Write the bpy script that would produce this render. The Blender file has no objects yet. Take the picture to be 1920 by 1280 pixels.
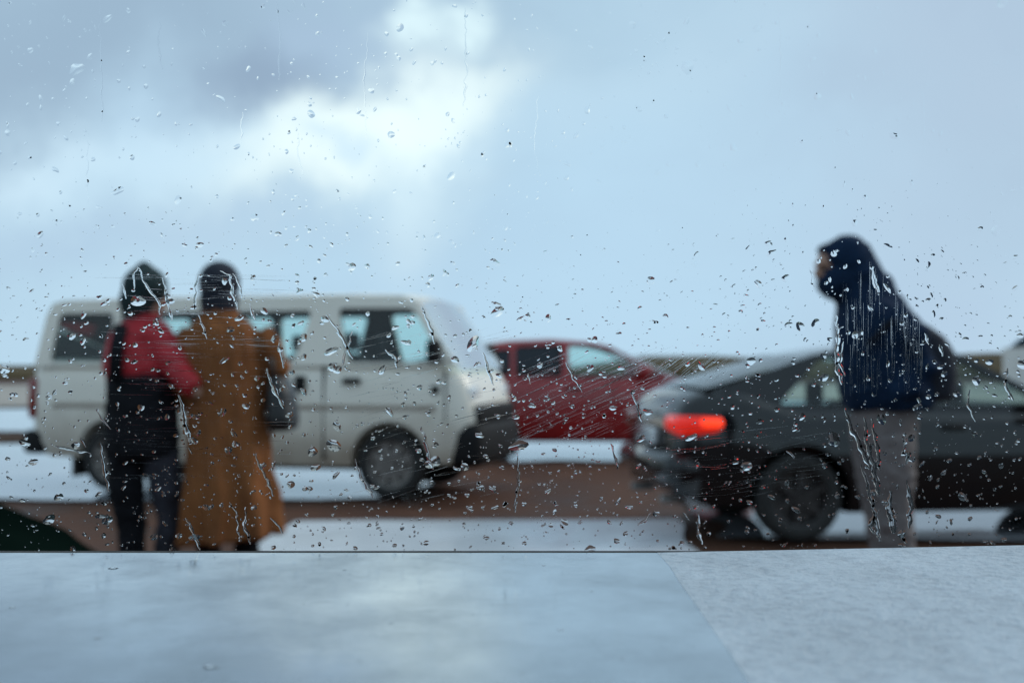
import bpy, bmesh, math, random
from mathutils import Vector, Matrix, noise as mnoise
R = math.radians
random.seed(7)
scene = bpy.context.scene
COL = scene.collection

# ------------------------------------------------------------------ camera
CAM_H, LENS, SENS = 1.22, 40.0, 36.0
PITCH = 1.343
FPX = LENS / SENS * 1920.0
PANE_Y = 0.43
cam_d = bpy.data.cameras.new("camera")
cam = bpy.data.objects.new("camera", cam_d); COL.objects.link(cam)
cam.location = (0, 0, CAM_H)
cam.rotation_euler = (R(90 + PITCH), 0, 0)
cam_d.lens, cam_d.sensor_width = LENS, SENS
cam_d.clip_start, cam_d.clip_end = 0.02, 3000
cam_d.dof.use_dof = True
cam_d.dof.focus_distance = PANE_Y
cam_d.dof.aperture_fstop = 11.5
scene.camera = cam

def ray(px, py):
    x, z = (px - 960) / FPX, (640 - py) / FPX
    c, s = math.cos(R(PITCH)), math.sin(R(PITCH))
    return Vector((x, c - z * s, s + z * c))
def at(px, py, Y):
    """the point at depth Y that shows at this place of the photograph"""
    d = ray(px, py)
    return Vector((0, 0, CAM_H)) + d * (Y / d.y)

# ------------------------------------------------------------------ node helpers
def mat(name):
    m = bpy.data.materials.new(name); m.use_nodes = True
    nt = m.node_tree; nt.nodes.clear()
    out = nt.nodes.new("ShaderNodeOutputMaterial")
    return m, nt, out
def N(nt, t, **kw):
    n = nt.nodes.new(t)
    for k, v in kw.items():
        if k in n.inputs.keys(): n.inputs[k].default_value = v
        else: setattr(n, k, v)
    return n
def ramp(nt, src, stops):
    r = nt.nodes.new("ShaderNodeValToRGB")
    e = r.color_ramp.elements
    while len(e) < len(stops): e.new(0.5)
    for i, (p, c) in enumerate(stops):
        e[i].position = p; e[i].color = (*c, 1) if len(c) == 3 else c
    nt.links.new(src, r.inputs[0])
    return r.outputs[0]
def surf(name, c0, c1=None, rough=0.6, scale=8.0, bump=0.0, bscale=40.0, metal=0.0, coat=0.0, ior=1.5, spec=0.5, detail=6.0, stretch=None, rough1=None):
    """Principled surface whose colour wanders between c0 and c1 with fine relief"""
    m, nt, out = mat(name)
    p = N(nt, "ShaderNodeBsdfPrincipled")
    tc = N(nt, "ShaderNodeTexCoord"); src = tc.outputs["Object"]
    if stretch:
        mp = N(nt, "ShaderNodeMapping"); mp.inputs["Scale"].default_value = stretch
        nt.links.new(src, mp.inputs[0]); src = mp.outputs[0]
    nz = N(nt, "ShaderNodeTexNoise", Scale=scale, Detail=detail, Roughness=0.6); nt.links.new(src, nz.inputs["Vector"])
    c1 = c1 or tuple(v * 0.8 for v in c0)
    nt.links.new(ramp(nt, nz.outputs[0], [(0.3, c0), (0.7, c1)]), p.inputs["Base Color"])
    if rough1 is not None:
        mr = N(nt, "ShaderNodeMapRange"); mr.inputs["From Min"].default_value = 0.35; mr.inputs["From Max"].default_value = 0.65
        mr.inputs["To Min"].default_value = rough; mr.inputs["To Max"].default_value = rough1
        nt.links.new(nz.outputs[0], mr.inputs[0]); nt.links.new(mr.outputs[0], p.inputs["Roughness"])
    else:
        p.inputs["Roughness"].default_value = rough
    p.inputs["Metallic"].default_value = metal
    p.inputs["IOR"].default_value = ior
    p.inputs["Specular IOR Level"].default_value = spec
    p.inputs["Coat Weight"].default_value = coat
    p.inputs["Coat Roughness"].default_value = 0.06
    if bump:
        b = N(nt, "ShaderNodeTexNoise", Scale=bscale, Detail=5.0); nt.links.new(src, b.inputs["Vector"])
        bp = N(nt, "ShaderNodeBump", Strength=bump, Distance=0.02)
        nt.links.new(b.outputs[0], bp.inputs["Height"]); nt.links.new(bp.outputs[0], p.inputs["Normal"])
    nt.links.new(p.outputs[0], out.inputs[0])
    return m

# ------------------------------------------------------------------ world: broken rain clouds
world = bpy.data.worlds.new("World"); scene.world = world; world.use_nodes = True
wt = world.node_tree; wt.nodes.clear()
SUN_EL, SUN_AZ = R(34), R(74)          # azimuth clockwise from straight ahead (+Y)
def build_world():
    out = N(wt, "ShaderNodeOutputWorld"); bg = N(wt, "ShaderNodeBackground"); bg.inputs[1].default_value = 0.1
    sky = N(wt, "ShaderNodeTexSky"); sky.sky_type = 'NISHITA'; sky.sun_disc = False
    sky.sun_elevation, sky.sun_rotation = SUN_EL, SUN_AZ
    sky.dust_density, sky.air_density = 2.0, 1.0
    tc = N(wt, "ShaderNodeTexCoord")
    L = wt.links.new
    # gentle warp so that the cloud edges fray
    nz = N(wt, "ShaderNodeTexNoise", Scale=5.0, Detail=5.0, Roughness=0.55); L(tc.outputs["Generated"], nz.inputs["Vector"])
    sub = N(wt, "ShaderNodeVectorMath", operation='SUBTRACT'); L(nz.outputs["Color"], sub.inputs[0]); sub.inputs[1].default_value = (.5, .5, .5)
    sc = N(wt, "ShaderNodeVectorMath", operation='SCALE'); L(sub.outputs[0], sc.inputs[0]); sc.inputs["Scale"].default_value = 0.21
    ad = N(wt, "ShaderNodeVectorMath", operation='ADD'); L(tc.outputs["Generated"], ad.inputs[0]); L(sc.outputs[0], ad.inputs[1])
    nr = N(wt, "ShaderNodeVectorMath", operation='NORMALIZE'); L(ad.outputs[0], nr.inputs[0])
    D = nr.outputs[0]
    # overall cloud deck: soft bluish grey, uneven over the whole dome
    mp = N(wt, "ShaderNodeMapping"); mp.inputs["Scale"].default_value = (1, 1, 2.6); L(D, mp.inputs[0])
    deck = N(wt, "ShaderNodeTexNoise", Scale=2.6, Detail=6.0, Roughness=0.5); L(mp.outputs[0], deck.inputs["Vector"])
    deckc = ramp(wt, deck.outputs[0], [(0.28, (3.6, 4.8, 6.1)), (0.5, (4.6, 6.4, 7.8)), (0.72, (5.4, 7.2, 8.4))])
    def mix(a, b, fac):
        m = N(wt, "ShaderNodeMix", data_type='RGBA')
        if hasattr(fac, "links"): L(fac, m.inputs[0])
        else: m.inputs[0].default_value = fac
        L(a, m.inputs[6])
        if hasattr(b, "links"): L(b, m.inputs[7])
        else: m.inputs[7].default_value = (*b, 1)
        return m.outputs[2]
    cur = mix(sky.outputs[0], deckc, 0.93)
    G = 1.15
    # single cloud masses, each an oriented soft ellipse on the dome
    def blob(px, py, wx, wy, rot, amount, col, power=1.0):
        nonlocal cur
        c = ray(px, py).normalized()
        u = Vector((0, 0, 1)).cross(c).normalized() * -1; v = u.cross(c) * 1
        if v.z < 0: v = -v
        a = R(rot)
        uu = u * math.cos(a) + v * math.sin(a); vv = -u * math.sin(a) + v * math.cos(a)
        def dotp(vec, s):
            n = N(wt, "ShaderNodeVectorMath", operation='DOT_PRODUCT'); L(D, n.inputs[0]); n.inputs[1].default_value = vec / s
            o = N(wt, "ShaderNodeMath", operation='SUBTRACT'); L(n.outputs["Value"], o.inputs[0]); o.inputs[1].default_value = c.dot(vec) / s
            q = N(wt, "ShaderNodeMath", operation='MULTIPLY'); L(o.outputs[0], q.inputs[0]); L(o.outputs[0], q.inputs[1])
            return q.outputs[0]
        s = N(wt, "ShaderNodeMath", operation='ADD'); L(dotp(uu, wx / FPX), s.inputs[0]); L(dotp(vv, wy / FPX), s.inputs[1])
        if power != 1.0:
            pw = N(wt, "ShaderNodeMath", operation='POWER'); L(s.outputs[0], pw.inputs[0]); pw.inputs[1].default_value = power; s = pw
        ng = N(wt, "ShaderNodeMath", operation='MULTIPLY'); L(s.outputs[0], ng.inputs[0]); ng.inputs[1].default_value = -1
        ex = N(wt, "ShaderNodeMath", operation='EXPONENT'); L(ng.outputs[0], ex.inputs[0])
        front = N(wt, "ShaderNodeVectorMath", operation='DOT_PRODUCT'); L(D, front.inputs[0]); front.inputs[1].default_value = c
        gt = N(wt, "ShaderNodeMath", operation='GREATER_THAN'); L(front.outputs["Value"], gt.inputs[0]); gt.inputs[1].default_value = 0
        m1 = N(wt, "ShaderNodeMath", operation='MULTIPLY'); L(ex.outputs[0], m1.inputs[0]); L(gt.outputs[0], m1.inputs[1])
        m2 = N(wt, "ShaderNodeMath", operation='MULTIPLY'); L(m1.outputs[0], m2.inputs[0]); m2.inputs[1].default_value = amount
        cur = mix(cur, tuple(v * G for v in col), m2.outputs[0])
    blob(1000, 560, 1500, 210, 0, 0.75, (4.0, 5.7, 7.2))
    blob(1250, 330, 420, 330, 0, 0.6, (4.4, 6.2, 7.7))
    blob(1800, 60, 330, 420, 0, 0.8, (3.75, 4.75, 6.0))
    blob(1760, 560, 230, 170, 0, 0.5, (3.9, 4.95, 6.3))
    blob(250, 60, 620, 190, 6, 0.85, (2.7, 3.75, 4.9))
    blob(60, 190, 170, 150, 0, 0.7, (2.8, 3.85, 5.0))
    blob(500, 180, 150, 85, 16, 0.9, (2.3, 3.15, 4.3), 1.9)
    blob(300, 220, 110, 90, 40, 0.7, (4.2, 5.8, 7.2))
    blob(420, 300, 480, 75, 10, 0.8, (5.3, 7.0, 8.2))
    blob(690, 250, 270, 80, 25, 0.95, (7.7, 8.8, 8.7), 1.5)
    blob(805, 180, 75, 90, 0, 0.5, (7.5, 8.7, 8.8), 1.3)
    blob(640, 60, 130, 70, 0, 0.55, (3.6, 4.8, 6.3))
    blob(815, 45, 62, 34, 12, 0.7, (7.2, 8.8, 9.1), 1.3)
    blob(790, 350, 170, 110, 70, 0.42, (7.0, 8.5, 9.0))
    blob(230, 430, 420, 42, 2, 0.4, (3.5, 4.7, 6.2))
    blob(70, 315, 130, 34, 4, 0.6, (5.6, 7.2, 8.3))
    blob(640, 280, 60, 30, 0, 0.6, (4.6, 6.4, 8.0))
    L(cur, bg.inputs[0]); L(bg.outputs[0], out.inputs[0])
build_world()
sun_d = bpy.data.lights.new("sun", 'SUN'); sun_d.energy = 1.25; sun_d.angle = R(24); sun_d.color = (1.0, 0.93, 0.84)
sun = bpy.data.objects.new("sun", sun_d); COL.objects.link(sun)
sd = Vector((math.sin(SUN_AZ) * math.cos(SUN_EL), math.cos(SUN_AZ) * math.cos(SUN_EL), math.sin(SUN_EL)))
sun.rotation_euler = (-sd).to_track_quat('-Z', 'Y').to_euler()
scene.view_settings.view_transform = 'Standard'; scene.view_settings.look = 'None'
scene.view_settings.exposure = 0.15; scene.view_settings.gamma = 1.0
scene.view_settings.use_curve_mapping = False
cy = scene.cycles
cy.use_denoising = True
cy.max_bounces, cy.transmission_bounces, cy.transparent_max_bounces, cy.glossy_bounces, cy.diffuse_bounces = 14, 10, 24, 5, 3
cy.caustics_refractive = True
cy.sample_clamp_indirect = 6.0

# ------------------------------------------------------------------ object helpers
def tag(o, label=None, cat=None, group=None, kind=None):
    for k, v in (("label", label), ("category", cat), ("group", group), ("kind", kind)):
        if v: o[k] = v
    return o
def empty(name, loc=(0, 0, 0), rz=0.0):
    o = bpy.data.objects.new(name, None); COL.objects.link(o); o.location = loc; o.rotation_euler[2] = rz
    o.empty_display_size = 0.1
    return o
def obj(name, bm, m, parent=None, smooth=True):
    me = bpy.data.meshes.new(name)
    if isinstance(bm, bmesh.types.BMesh):
        for f in bm.faces: f.smooth = smooth
        bm.to_mesh(me); bm.free()
    else:
        me = bm; me.name = name
    if m and not me.materials: me.materials.append(m)
    o = bpy.data.objects.new(name, me); COL.objects.link(o)
    if parent: o.parent = parent
    return o
def apply_mods(bm, fn, smooth=True):
    """run modifiers on a bmesh and hand back the finished mesh"""
    me = bpy.data.meshes.new("tmp"); bm.to_mesh(me); bm.free()
    o = bpy.data.objects.new("tmp", me); COL.objects.link(o)
    extra = fn(o) or []
    dg = bpy.context.evaluated_depsgraph_get(); dg.update()
    r = bpy.data.meshes.new_from_object(o.evaluated_get(dg))
    bpy.data.objects.remove(o); bpy.data.meshes.remove(me)
    for e in extra:
        d = e.data; bpy.data.objects.remove(e); bpy.data.meshes.remove(d)
    for p in r.polygons: p.use_smooth = smooth
    return r
def box(bm, x0, x1, y0, y1, z0, z1, bev=0.0):
    r = bmesh.ops.create_cube(bm, size=1.0)
    for v in r["verts"]:
        v.co = Vector(((x0 + x1) / 2 + v.co.x * (x1 - x0), (y0 + y1) / 2 + v.co.y * (y1 - y0), (z0 + z1) / 2 + v.co.z * (z1 - z0)))
    if bev:
        es = list({e for v in r["verts"] for e in v.link_edges})
        bmesh.ops.bevel(bm, geom=es, offset=bev, segments=2, affect='EDGES', profile=0.5)
def loft(bm, rings, cap=True):
    vs = [[bm.verts.new(p) for p in ring] for ring in rings]
    n = len(vs[0])
    for a, b in zip(vs, vs[1:]):
        for i in range(n):
            bm.faces.new((a[i], a[(i + 1) % n], b[(i + 1) % n], b[i]))
    if cap:
        bm.faces.new(list(reversed(vs[0]))); bm.faces.new(vs[-1])
def tube(bm, pts, radii, n=12, flat=1.0, cap=True, up=Vector((0, 0, 1))):
    """tapered tube along points; flat squeezes it along the second cross axis"""
    pts = [Vector(p) for p in pts]; rings = []
    for i, p in enumerate(pts):
        t = (pts[min(i + 1, len(pts) - 1)] - pts[max(i - 1, 0)]).normalized()
        a = t.cross(up)
        if a.length < 0.05: a = t.cross(Vector((0, 1, 0)))
        a.normalize(); b = a.cross(t).normalized()
        r = radii[i] if isinstance(radii, (list, tuple)) else radii
        rings.append([p + a * (r * math.cos(k * 2 * math.pi / n)) + b * (r * flat * math.sin(k * 2 * math.pi / n)) for k in range(n)])
    loft(bm, rings, cap)
def ball(bm, c, r, seg=16):
    m = Matrix.Translation(c) @ Matrix.Diagonal((*r, 1) if hasattr(r, "__len__") else (r, r, r, 1))
    bmesh.ops.create_uvsphere(bm, u_segments=seg, v_segments=seg // 2 + 2, radius=1.0, matrix=m)
def ellipse_ring(cx, cy, z, rx, ry, n=20, tilt=0.0, sq=1.0):
    out = []
    for k in range(n):
        a = k * 2 * math.pi / n
        ca, sa = math.cos(a), math.sin(a)
        x = rx * math.copysign(abs(ca) ** sq, ca); y = ry * math.copysign(abs(sa) ** sq, sa)
        out.append(Vector((cx + x, cy + y, z + tilt * x)))
    return out
def fused(bm, voxel, smooth_it=6, fac=0.5, wrinkle=0.0, freq=(14, 14, 14)):
    """one continuous surface out of overlapping lobes"""
    def f(o):
        rm = o.modifiers.new("r", 'REMESH'); rm.mode = 'VOXEL'; rm.voxel_size = voxel
        s = o.modifiers.new("s", 'SMOOTH'); s.factor = fac; s.iterations = smooth_it
    me = apply_mods(bm, f)
    if wrinkle:
        nr = [v.normal.copy() for v in me.vertices]
        for v, n in zip(me.vertices, nr):
            p = Vector((v.co.x * freq[0], v.co.y * freq[1], v.co.z * freq[2])); q = mnoise.noise(p) + .5 * mnoise.noise(p * 2.1)
            v.co += n * wrinkle * (abs(q) * 2 - .5)
    return me
def interp(pts, x):
    if x <= pts[0][0]: return pts[0][1]
    for (a, va), (b, vb) in zip(pts, pts[1:]):
        if x <= b:
            t = (x - a) / (b - a); t = t * t * (3 - 2 * t) * 0.5 + t * 0.5
            return va + (vb - va) * t
    return pts[-1][1]

# ------------------------------------------------------------------ ground, puddles, hills
M = {}
M["mud"] = surf("brown_mud", (0.125, 0.056, 0.034), (0.050, 0.023, 0.015), rough=0.9, rough1=0.5, spec=0.2, scale=1.3, bump=0.55, bscale=9, detail=9)
M["hill"] = surf("dry_heath", (0.105, 0.075, 0.036), (0.055, 0.040, 0.022), rough=0.95, scale=0.12, bump=0.6, bscale=0.9, spec=0.1)
M["bank"] = surf("dark_peat", (0.05, 0.03, 0.02), (0.085, 0.05, 0.035), rough=0.9, scale=2, bump=0.8, bscale=6, spec=0.1)
M["sand"] = surf("pale_sand", (0.42, 0.36, 0.30), (0.28, 0.23, 0.19), rough=0.6, scale=0.35, bump=0.2, bscale=3)
def water_mat(name, bottom):
    m, nt, out = mat(name)
    p = N(nt, "ShaderNodeBsdfPrincipled"); p.inputs["Roughness"].default_value = 0.05; p.inputs["IOR"].default_value = 1.4
    tc = N(nt, "ShaderNodeTexCoord")
    nz = N(nt, "ShaderNodeTexNoise", Scale=0.9, Detail=6.0); nt.links.new(tc.outputs["Object"], nz.inputs["Vector"])
    nt.links.new(ramp(nt, nz.outputs[0], [(0.3, bottom), (0.75, tuple(v * 0.7 for v in bottom))]), p.inputs["Base Color"])
    b = N(nt, "ShaderNodeTexNoise", Scale=7.0, Detail=3.0); nt.links.new(tc.outputs["Object"], b.inputs["Vector"])
    bp = N(nt, "ShaderNodeBump", Strength=0.05, Distance=0.02); nt.links.new(b.outputs[0], bp.inputs["Height"]); nt.links.new(bp.outputs[0], p.inputs["Normal"])
    nt.links.new(p.outputs[0], out.inputs[0])
    return m
M["wet_paving"] = surf("wet_pale_paving", (0.80, 0.83, 0.87), (0.66, 0.69, 0.73), rough=0.12, rough1=0.34, scale=1.1, bump=0.15, bscale=8)
M["puddle"] = water_mat("rain_water_over_pale_paving", (0.36, 0.37, 0.40))

def ground():
    bm = bmesh.new()
    xs = [-900, -300, -120, -60] + [x * 0.75 for x in range(-40, 41)] + [60, 120, 300, 900]
    ys = [-60, -20, -8] + [y * 0.5 for y in range(-8, 76)] + [45, 60, 90, 140, 220, 400, 900]
    g = []
    for y in ys:
        row = []
        for x in xs:
            dz = 0.02 * mnoise.noise(Vector((x * 0.7, y * 0.7, 3.0))) - 0.022 if abs(x) < 31 and 0 < y < 38 else -0.022
            row.append(bm.verts.new((x, y, dz)))
        g.append(row)
    for a, b in zip(g, g[1:]):
        for i in range(len(xs) - 1): bm.faces.new((a[i], a[i + 1], b[i + 1], b[i]))
    tag(obj("ground", bm, M["mud"]), "brown muddy ground between the parked vehicles", kind="structure")
ground()
def puddle(outline, jitter=0.12, z=0.004, label="", m="puddle", name="puddle"):
    bm = bmesh.new(); pts = []
    n = len(outline)
    for i in range(n):
        a, b = Vector(outline[i]), Vector(outline[(i + 1) % n])
        k = max(2, int((b - a).length / 0.35))
        for t in range(k):
            p = a.lerp(b, t / k)
            j = Vector((mnoise.noise(Vector((p.x * 1.3, p.y * 1.3, 1))), mnoise.noise(Vector((p.x * 1.3, p.y * 1.3, 9))))) * jitter * 2.2
            pts.append(bm.verts.new((p.x + j.x, p.y + j.y, z)))
    f = bm.faces.new(pts); bmesh.ops.triangulate(bm, faces=[f])
    if sum(f.normal.z for f in bm.faces) < 0: bmesh.ops.reverse_faces(bm, faces=bm.faces[:])
    return tag(obj(name, bm, M[m]), label, kind="structure")
puddle([(-1.75, 6.9), (1.22, 6.9), (1.30, 9.2), (-1.75, 9.12)], 0.05, label="strip of wet pale paving between the couple and the charcoal saloon", m="wet_paving", name="wet_paving")
puddle([(1.55, 8.25), (4, 8.05), (9, 8.3), (9, 11.2), (1.6, 10.8)], 0.1, z=0.009, label="mirror-like puddle under the charcoal saloon car")
puddle([(-9, 10.7), (-4, 10.55), (-1.0, 10.75), (-0.9, 13.1), (-3.2, 15.2), (-7, 18.2), (-13, 18.4), (-13, 12)], 0.15, label="bright puddle under the white van")
puddle([(-0.2, 15.0), (3, 14.8), (9, 15.2), (12, 19.5), (5, 20.5), (-0.4, 19.8)], 0.2, label="bright puddle under the red hatchback")
puddle([(-40, 22), (-8, 22), (-7, 26), (-14, 34), (-40, 34)], 0.5, label="far puddle beyond the white van at the left edge")
puddle([(-90, 36), (30, 36), (60, 60), (40, 85), (-90, 85)], 1.0, z=0.002, label="pale wet sand flat behind the parked vehicles", m="sand", name="sand_flat")
def bank():
    bm = bmesh.new(); rings = []
    for i in range(60):
        x = -30 + i * 0.4; c = 19.8 + 0.5 * mnoise.noise(Vector((x * .4, 0, 0)))
        h = 0.13 + 0.07 * mnoise.noise(Vector((x * .9, 4, 0))); h *= min(1, (60 - i) / 12)
        rings.append([Vector((x, c - 1.5, -0.04)), Vector((x, c - .7, h * .7)), Vector((x, c, h)), Vector((x, c + .8, h * .6)), Vector((x, c + 1.7, -0.04))])
    loft(bm, rings)
    tag(obj("earth_bank", bm, M["bank"]), "low dark earth bank behind the rear of the white van", kind="structure")
bank()
def hills():
    prof = [(-300, 1.5), (-70, 1.6), (-48, 1.3), (-20, 1.2), (6, 1.3), (12, 1.9), (19, 3.0), (28, 2.9), (44, 2.3), (55, 2.8), (66, 3.4), (120, 3.5), (300, 3)]
    bm = bmesh.new(); rings = []
    xs = [-300 + 3 * i for i in range(201)]
    for x in xs:
        h = interp(prof, x) + 0.22 * mnoise.noise(Vector((x * .2, 0, 0))) + 0.12 * mnoise.noise(Vector((x * .7, 5, 0)))
        rings.append([Vector((x, 120, -.1)), Vector((x, 132, h * .45)), Vector((x, 145, h * .85)), Vector((x, 158, h)), Vector((x, 190, h * .7)), Vector((x, 260, -.1))])
    loft(bm, rings)
    tag(obj("low_hills", bm, M["hill"]), "low brown heath hills along the horizon", kind="structure")
hills()

# ------------------------------------------------------------------ vehicles
def dirty_paint(name, c0, c1, dirt, z0, z1):
    m = surf(name, c0, c1, rough=0.32, scale=1.2, coat=0.4); nt = m.node_tree; L = nt.links.new
    p = next(n for n in nt.nodes if n.type == 'BSDF_PRINCIPLED'); src = p.inputs["Base Color"].links[0].from_socket
    tc = N(nt, "ShaderNodeTexCoord"); sx = N(nt, "ShaderNodeSeparateXYZ"); L(tc.outputs["Object"], sx.inputs[0])
    nz = N(nt, "ShaderNodeTexNoise", Scale=3.5, Detail=7.0); L(tc.outputs["Object"], nz.inputs["Vector"])
    sp = N(nt, "ShaderNodeMath", operation='MULTIPLY_ADD'); L(nz.outputs[0], sp.inputs[0]); sp.inputs[1].default_value = .7; L(sx.outputs[2], sp.inputs[2])
    mr = N(nt, "ShaderNodeMapRange"); L(sp.outputs[0], mr.inputs[0]); mr.inputs["From Min"].default_value = z0 + .35; mr.inputs["From Max"].default_value = z1 + .35; mr.inputs["To Min"].default_value = .75; mr.inputs["To Max"].default_value = 0
    mx = N(nt, "ShaderNodeMix", data_type='RGBA'); L(mr.outputs[0], mx.inputs[0]); L(src, mx.inputs[6]); mx.inputs[7].default_value = (*dirt, 1); L(mx.outputs[2], p.inputs["Base Color"])
    return m
M["van_paint"] = dirty_paint("cream_white_paint", (0.87, 0.80, 0.70), (0.78, 0.71, 0.61), (0.32, 0.23, 0.165), .30, .85)
M["red_paint"] = surf("red_paint", (0.36, 0.007, 0.010), (0.26, 0.005, 0.007), rough=0.4, scale=2, coat=0.6)
M["dark_paint"] = surf("charcoal_paint", (0.007, 0.0068, 0.008), (0.005, 0.0048, 0.0055), rough=0.4, scale=2, coat=1.0, spec=0.05)
next(n for n in M["dark_paint"].node_tree.nodes if n.type == "BSDF_PRINCIPLED").inputs["Coat IOR"].default_value = 1.5
M["green_paint"] = surf("dark_green_paint", (0.004, 0.009, 0.007), (0.002, 0.005, 0.004), rough=0.9, scale=2, spec=0.0)
M["crease_shade"] = surf("beige_crease_shade", (0.42, 0.35, 0.29), (0.32, 0.26, 0.21), rough=0.6, scale=4)  # shading of the van's side crease, put into a brownish beige colour
M["rubber"] = surf("tyre_rubber", (0.018, 0.017, 0.017), (0.03, 0.027, 0.025), rough=0.85, scale=14, bump=0.2, bscale=60)
M["plastic"] = surf("black_plastic", (0.012, 0.011, 0.012), (0.008, 0.0075, 0.008), rough=0.65, scale=6, spec=.2)
M["steel"] = surf("dull_wheel_steel", (0.30, 0.27, 0.25), (0.17, 0.145, 0.13), rough=0.45, scale=9, metal=0.5)
M["alloy"] = surf("dark_alloy", (0.07, 0.062, 0.06), (0.03, 0.026, 0.026), rough=0.4, scale=9, metal=0.7)
M["interior"] = surf("dark_upholstery", (0.025, 0.027, 0.03), (0.015, 0.016, 0.018), rough=0.9, scale=12)
M["lamp_clear"] = surf("clear_lamp", (0.75, 0.77, 0.78), (0.6, 0.62, 0.64), rough=0.12, scale=5, coat=1.0)
def lamp_mat(strength=0.36, col=(1.0, 0.02, 0.006)):
    m, nt, out = mat("lit_tail_lamp"); p = N(nt, "ShaderNodeBsdfPrincipled")
    p.inputs["Base Color"].default_value = (0.7, 0.02, 0.01, 1); p.inputs["Roughness"].default_value = 0.15
    p.inputs["Emission Color"].default_value = (*col, 1); p.inputs["Emission Strength"].default_value = strength
    nt.links.new(p.outputs[0], out.inputs[0]); return m
M["tail"] = lamp_mat()
M["bulb"] = lamp_mat(1.3, (1.0, .05, .012))
M["tail_off"] = surf("unlit_red_lens", (0.25, 0.02, 0.015), (0.18, 0.015, 0.01), rough=0.2, scale=6, coat=.5)
def glass_mat(name, tint, fres=1.45):
    m, nt, out = mat(name)
    t = N(nt, "ShaderNodeBsdfTransparent"); t.inputs[0].default_value = (*tint, 1)
    g = N(nt, "ShaderNodeBsdfGlossy"); g.inputs["Roughness"].default_value = 0.03
    f = N(nt, "ShaderNodeFresnel"); f.inputs[0].default_value = fres
    mx = N(nt, "ShaderNodeMixShader"); nt.links.new(f.outputs[0], mx.inputs[0]); nt.links.new(t.outputs[0], mx.inputs[1]); nt.links.new(g.outputs[0], mx.inputs[2])
    nt.links.new(mx.outputs[0], out.inputs[0]); return m
M["glass_green"] = glass_mat("green_tinted_glass", (0.82, 0.95, 0.92), 1.6)
M["glass_sky"] = glass_mat("sloping_rear_glass", (0.45, 0.58, 0.57), 2.6)
M["glass_dark"] = glass_mat("dark_tinted_glass", (0.10, 0.11, 0.13))

def wheel_meshes(r, w, rim_mat, spokes):
    bm = bmesh.new()
    prof = [(r * .66, -w * .42), (r * .72, -w * .5), (r * .9, -w * .5), (r * .98, -w * .38), (r, -w * .2), (r, w * .2), (r * .98, w * .38), (r * .9, w * .5), (r * .72, w * .5), (r * .66, w * .42)]
    n = 36; rings = []
    for k in range(n):
        a = k * 2 * math.pi / n
        rings.append([Vector((math.cos(a) * q, y, math.sin(a) * q)) for q, y in prof])
    rings.append(rings[0])
    vs = [[bm.verts.new(p) for p in ring] for ring in rings[:-1]]
    for i in range(n):
        a, b = vs[i], vs[(i + 1) % n]
        for j in range(len(prof) - 1): bm.faces.new((a[j], a[j + 1], b[j + 1], b[j]))
    tyre = bpy.data.meshes.new("tyre"); [setattr(f, "smooth", True) for f in bm.faces]; bmesh.ops.recalc_face_normals(bm, faces=bm.faces[:]); bm.to_mesh(tyre); bm.free(); tyre.materials.append(M["rubber"])
    bm = bmesh.new()
    rr = r * .675
    for q0, y0, q1, y1 in ((rr, -w * .43, rr * .9, -w * .40), (rr * .9, -w * .40, rr * .86, -w * .15), (rr * .86, -w * .15, 0.02, -w * .12)):
        for k in range(n):
            a, b = k * 2 * math.pi / n, (k + 1) * 2 * math.pi / n
            bm.faces.new([bm.verts.new(p) for p in ((math.cos(a) * q0, y0, math.sin(a) * q0), (math.cos(b) * q0, y0, math.sin(b) * q0), (math.cos(b) * q1, y1, math.sin(b) * q1), (math.cos(a) * q1, y1, math.sin(a) * q1))])
    for k in range(spokes):
        a = k * 2 * math.pi / spokes
        d, s = Vector((math.cos(a), 0, math.sin(a))), Vector((-math.sin(a), 0, math.cos(a)))
        for (q0, h0, q1, h1) in ((rr * .12, rr * .17, rr * .92, rr * .11),):
            p = [d * q0 - s * h0, d * q0 + s * h0, d * q1 + s * h1, d * q1 - s * h1]
            f = [bm.verts.new(v + Vector((0, -w * .38, 0))) for v in p]; b = [bm.verts.new(v + Vector((0, -w * .16, 0))) for v in p]
            bm.faces.new(f)
            for i in range(4): bm.faces.new((f[i], b[i], b[(i + 1) % 4], f[(i + 1) % 4]))
    bmesh.ops.create_cone(bm, cap_ends=True, segments=16, radius1=rr * .24, radius2=rr * .2, depth=w * .3, matrix=Matrix.Translation((0, -w * .3, 0)) @ Matrix.Rotation(R(90), 4, 'X'))
    bmesh.ops.remove_doubles(bm, verts=bm.verts[:], dist=1e-5)
    rim = bpy.data.meshes.new("rim"); bm.to_mesh(rim); bm.free(); rim.materials.append(rim_mat)
    return tyre, rim

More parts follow.
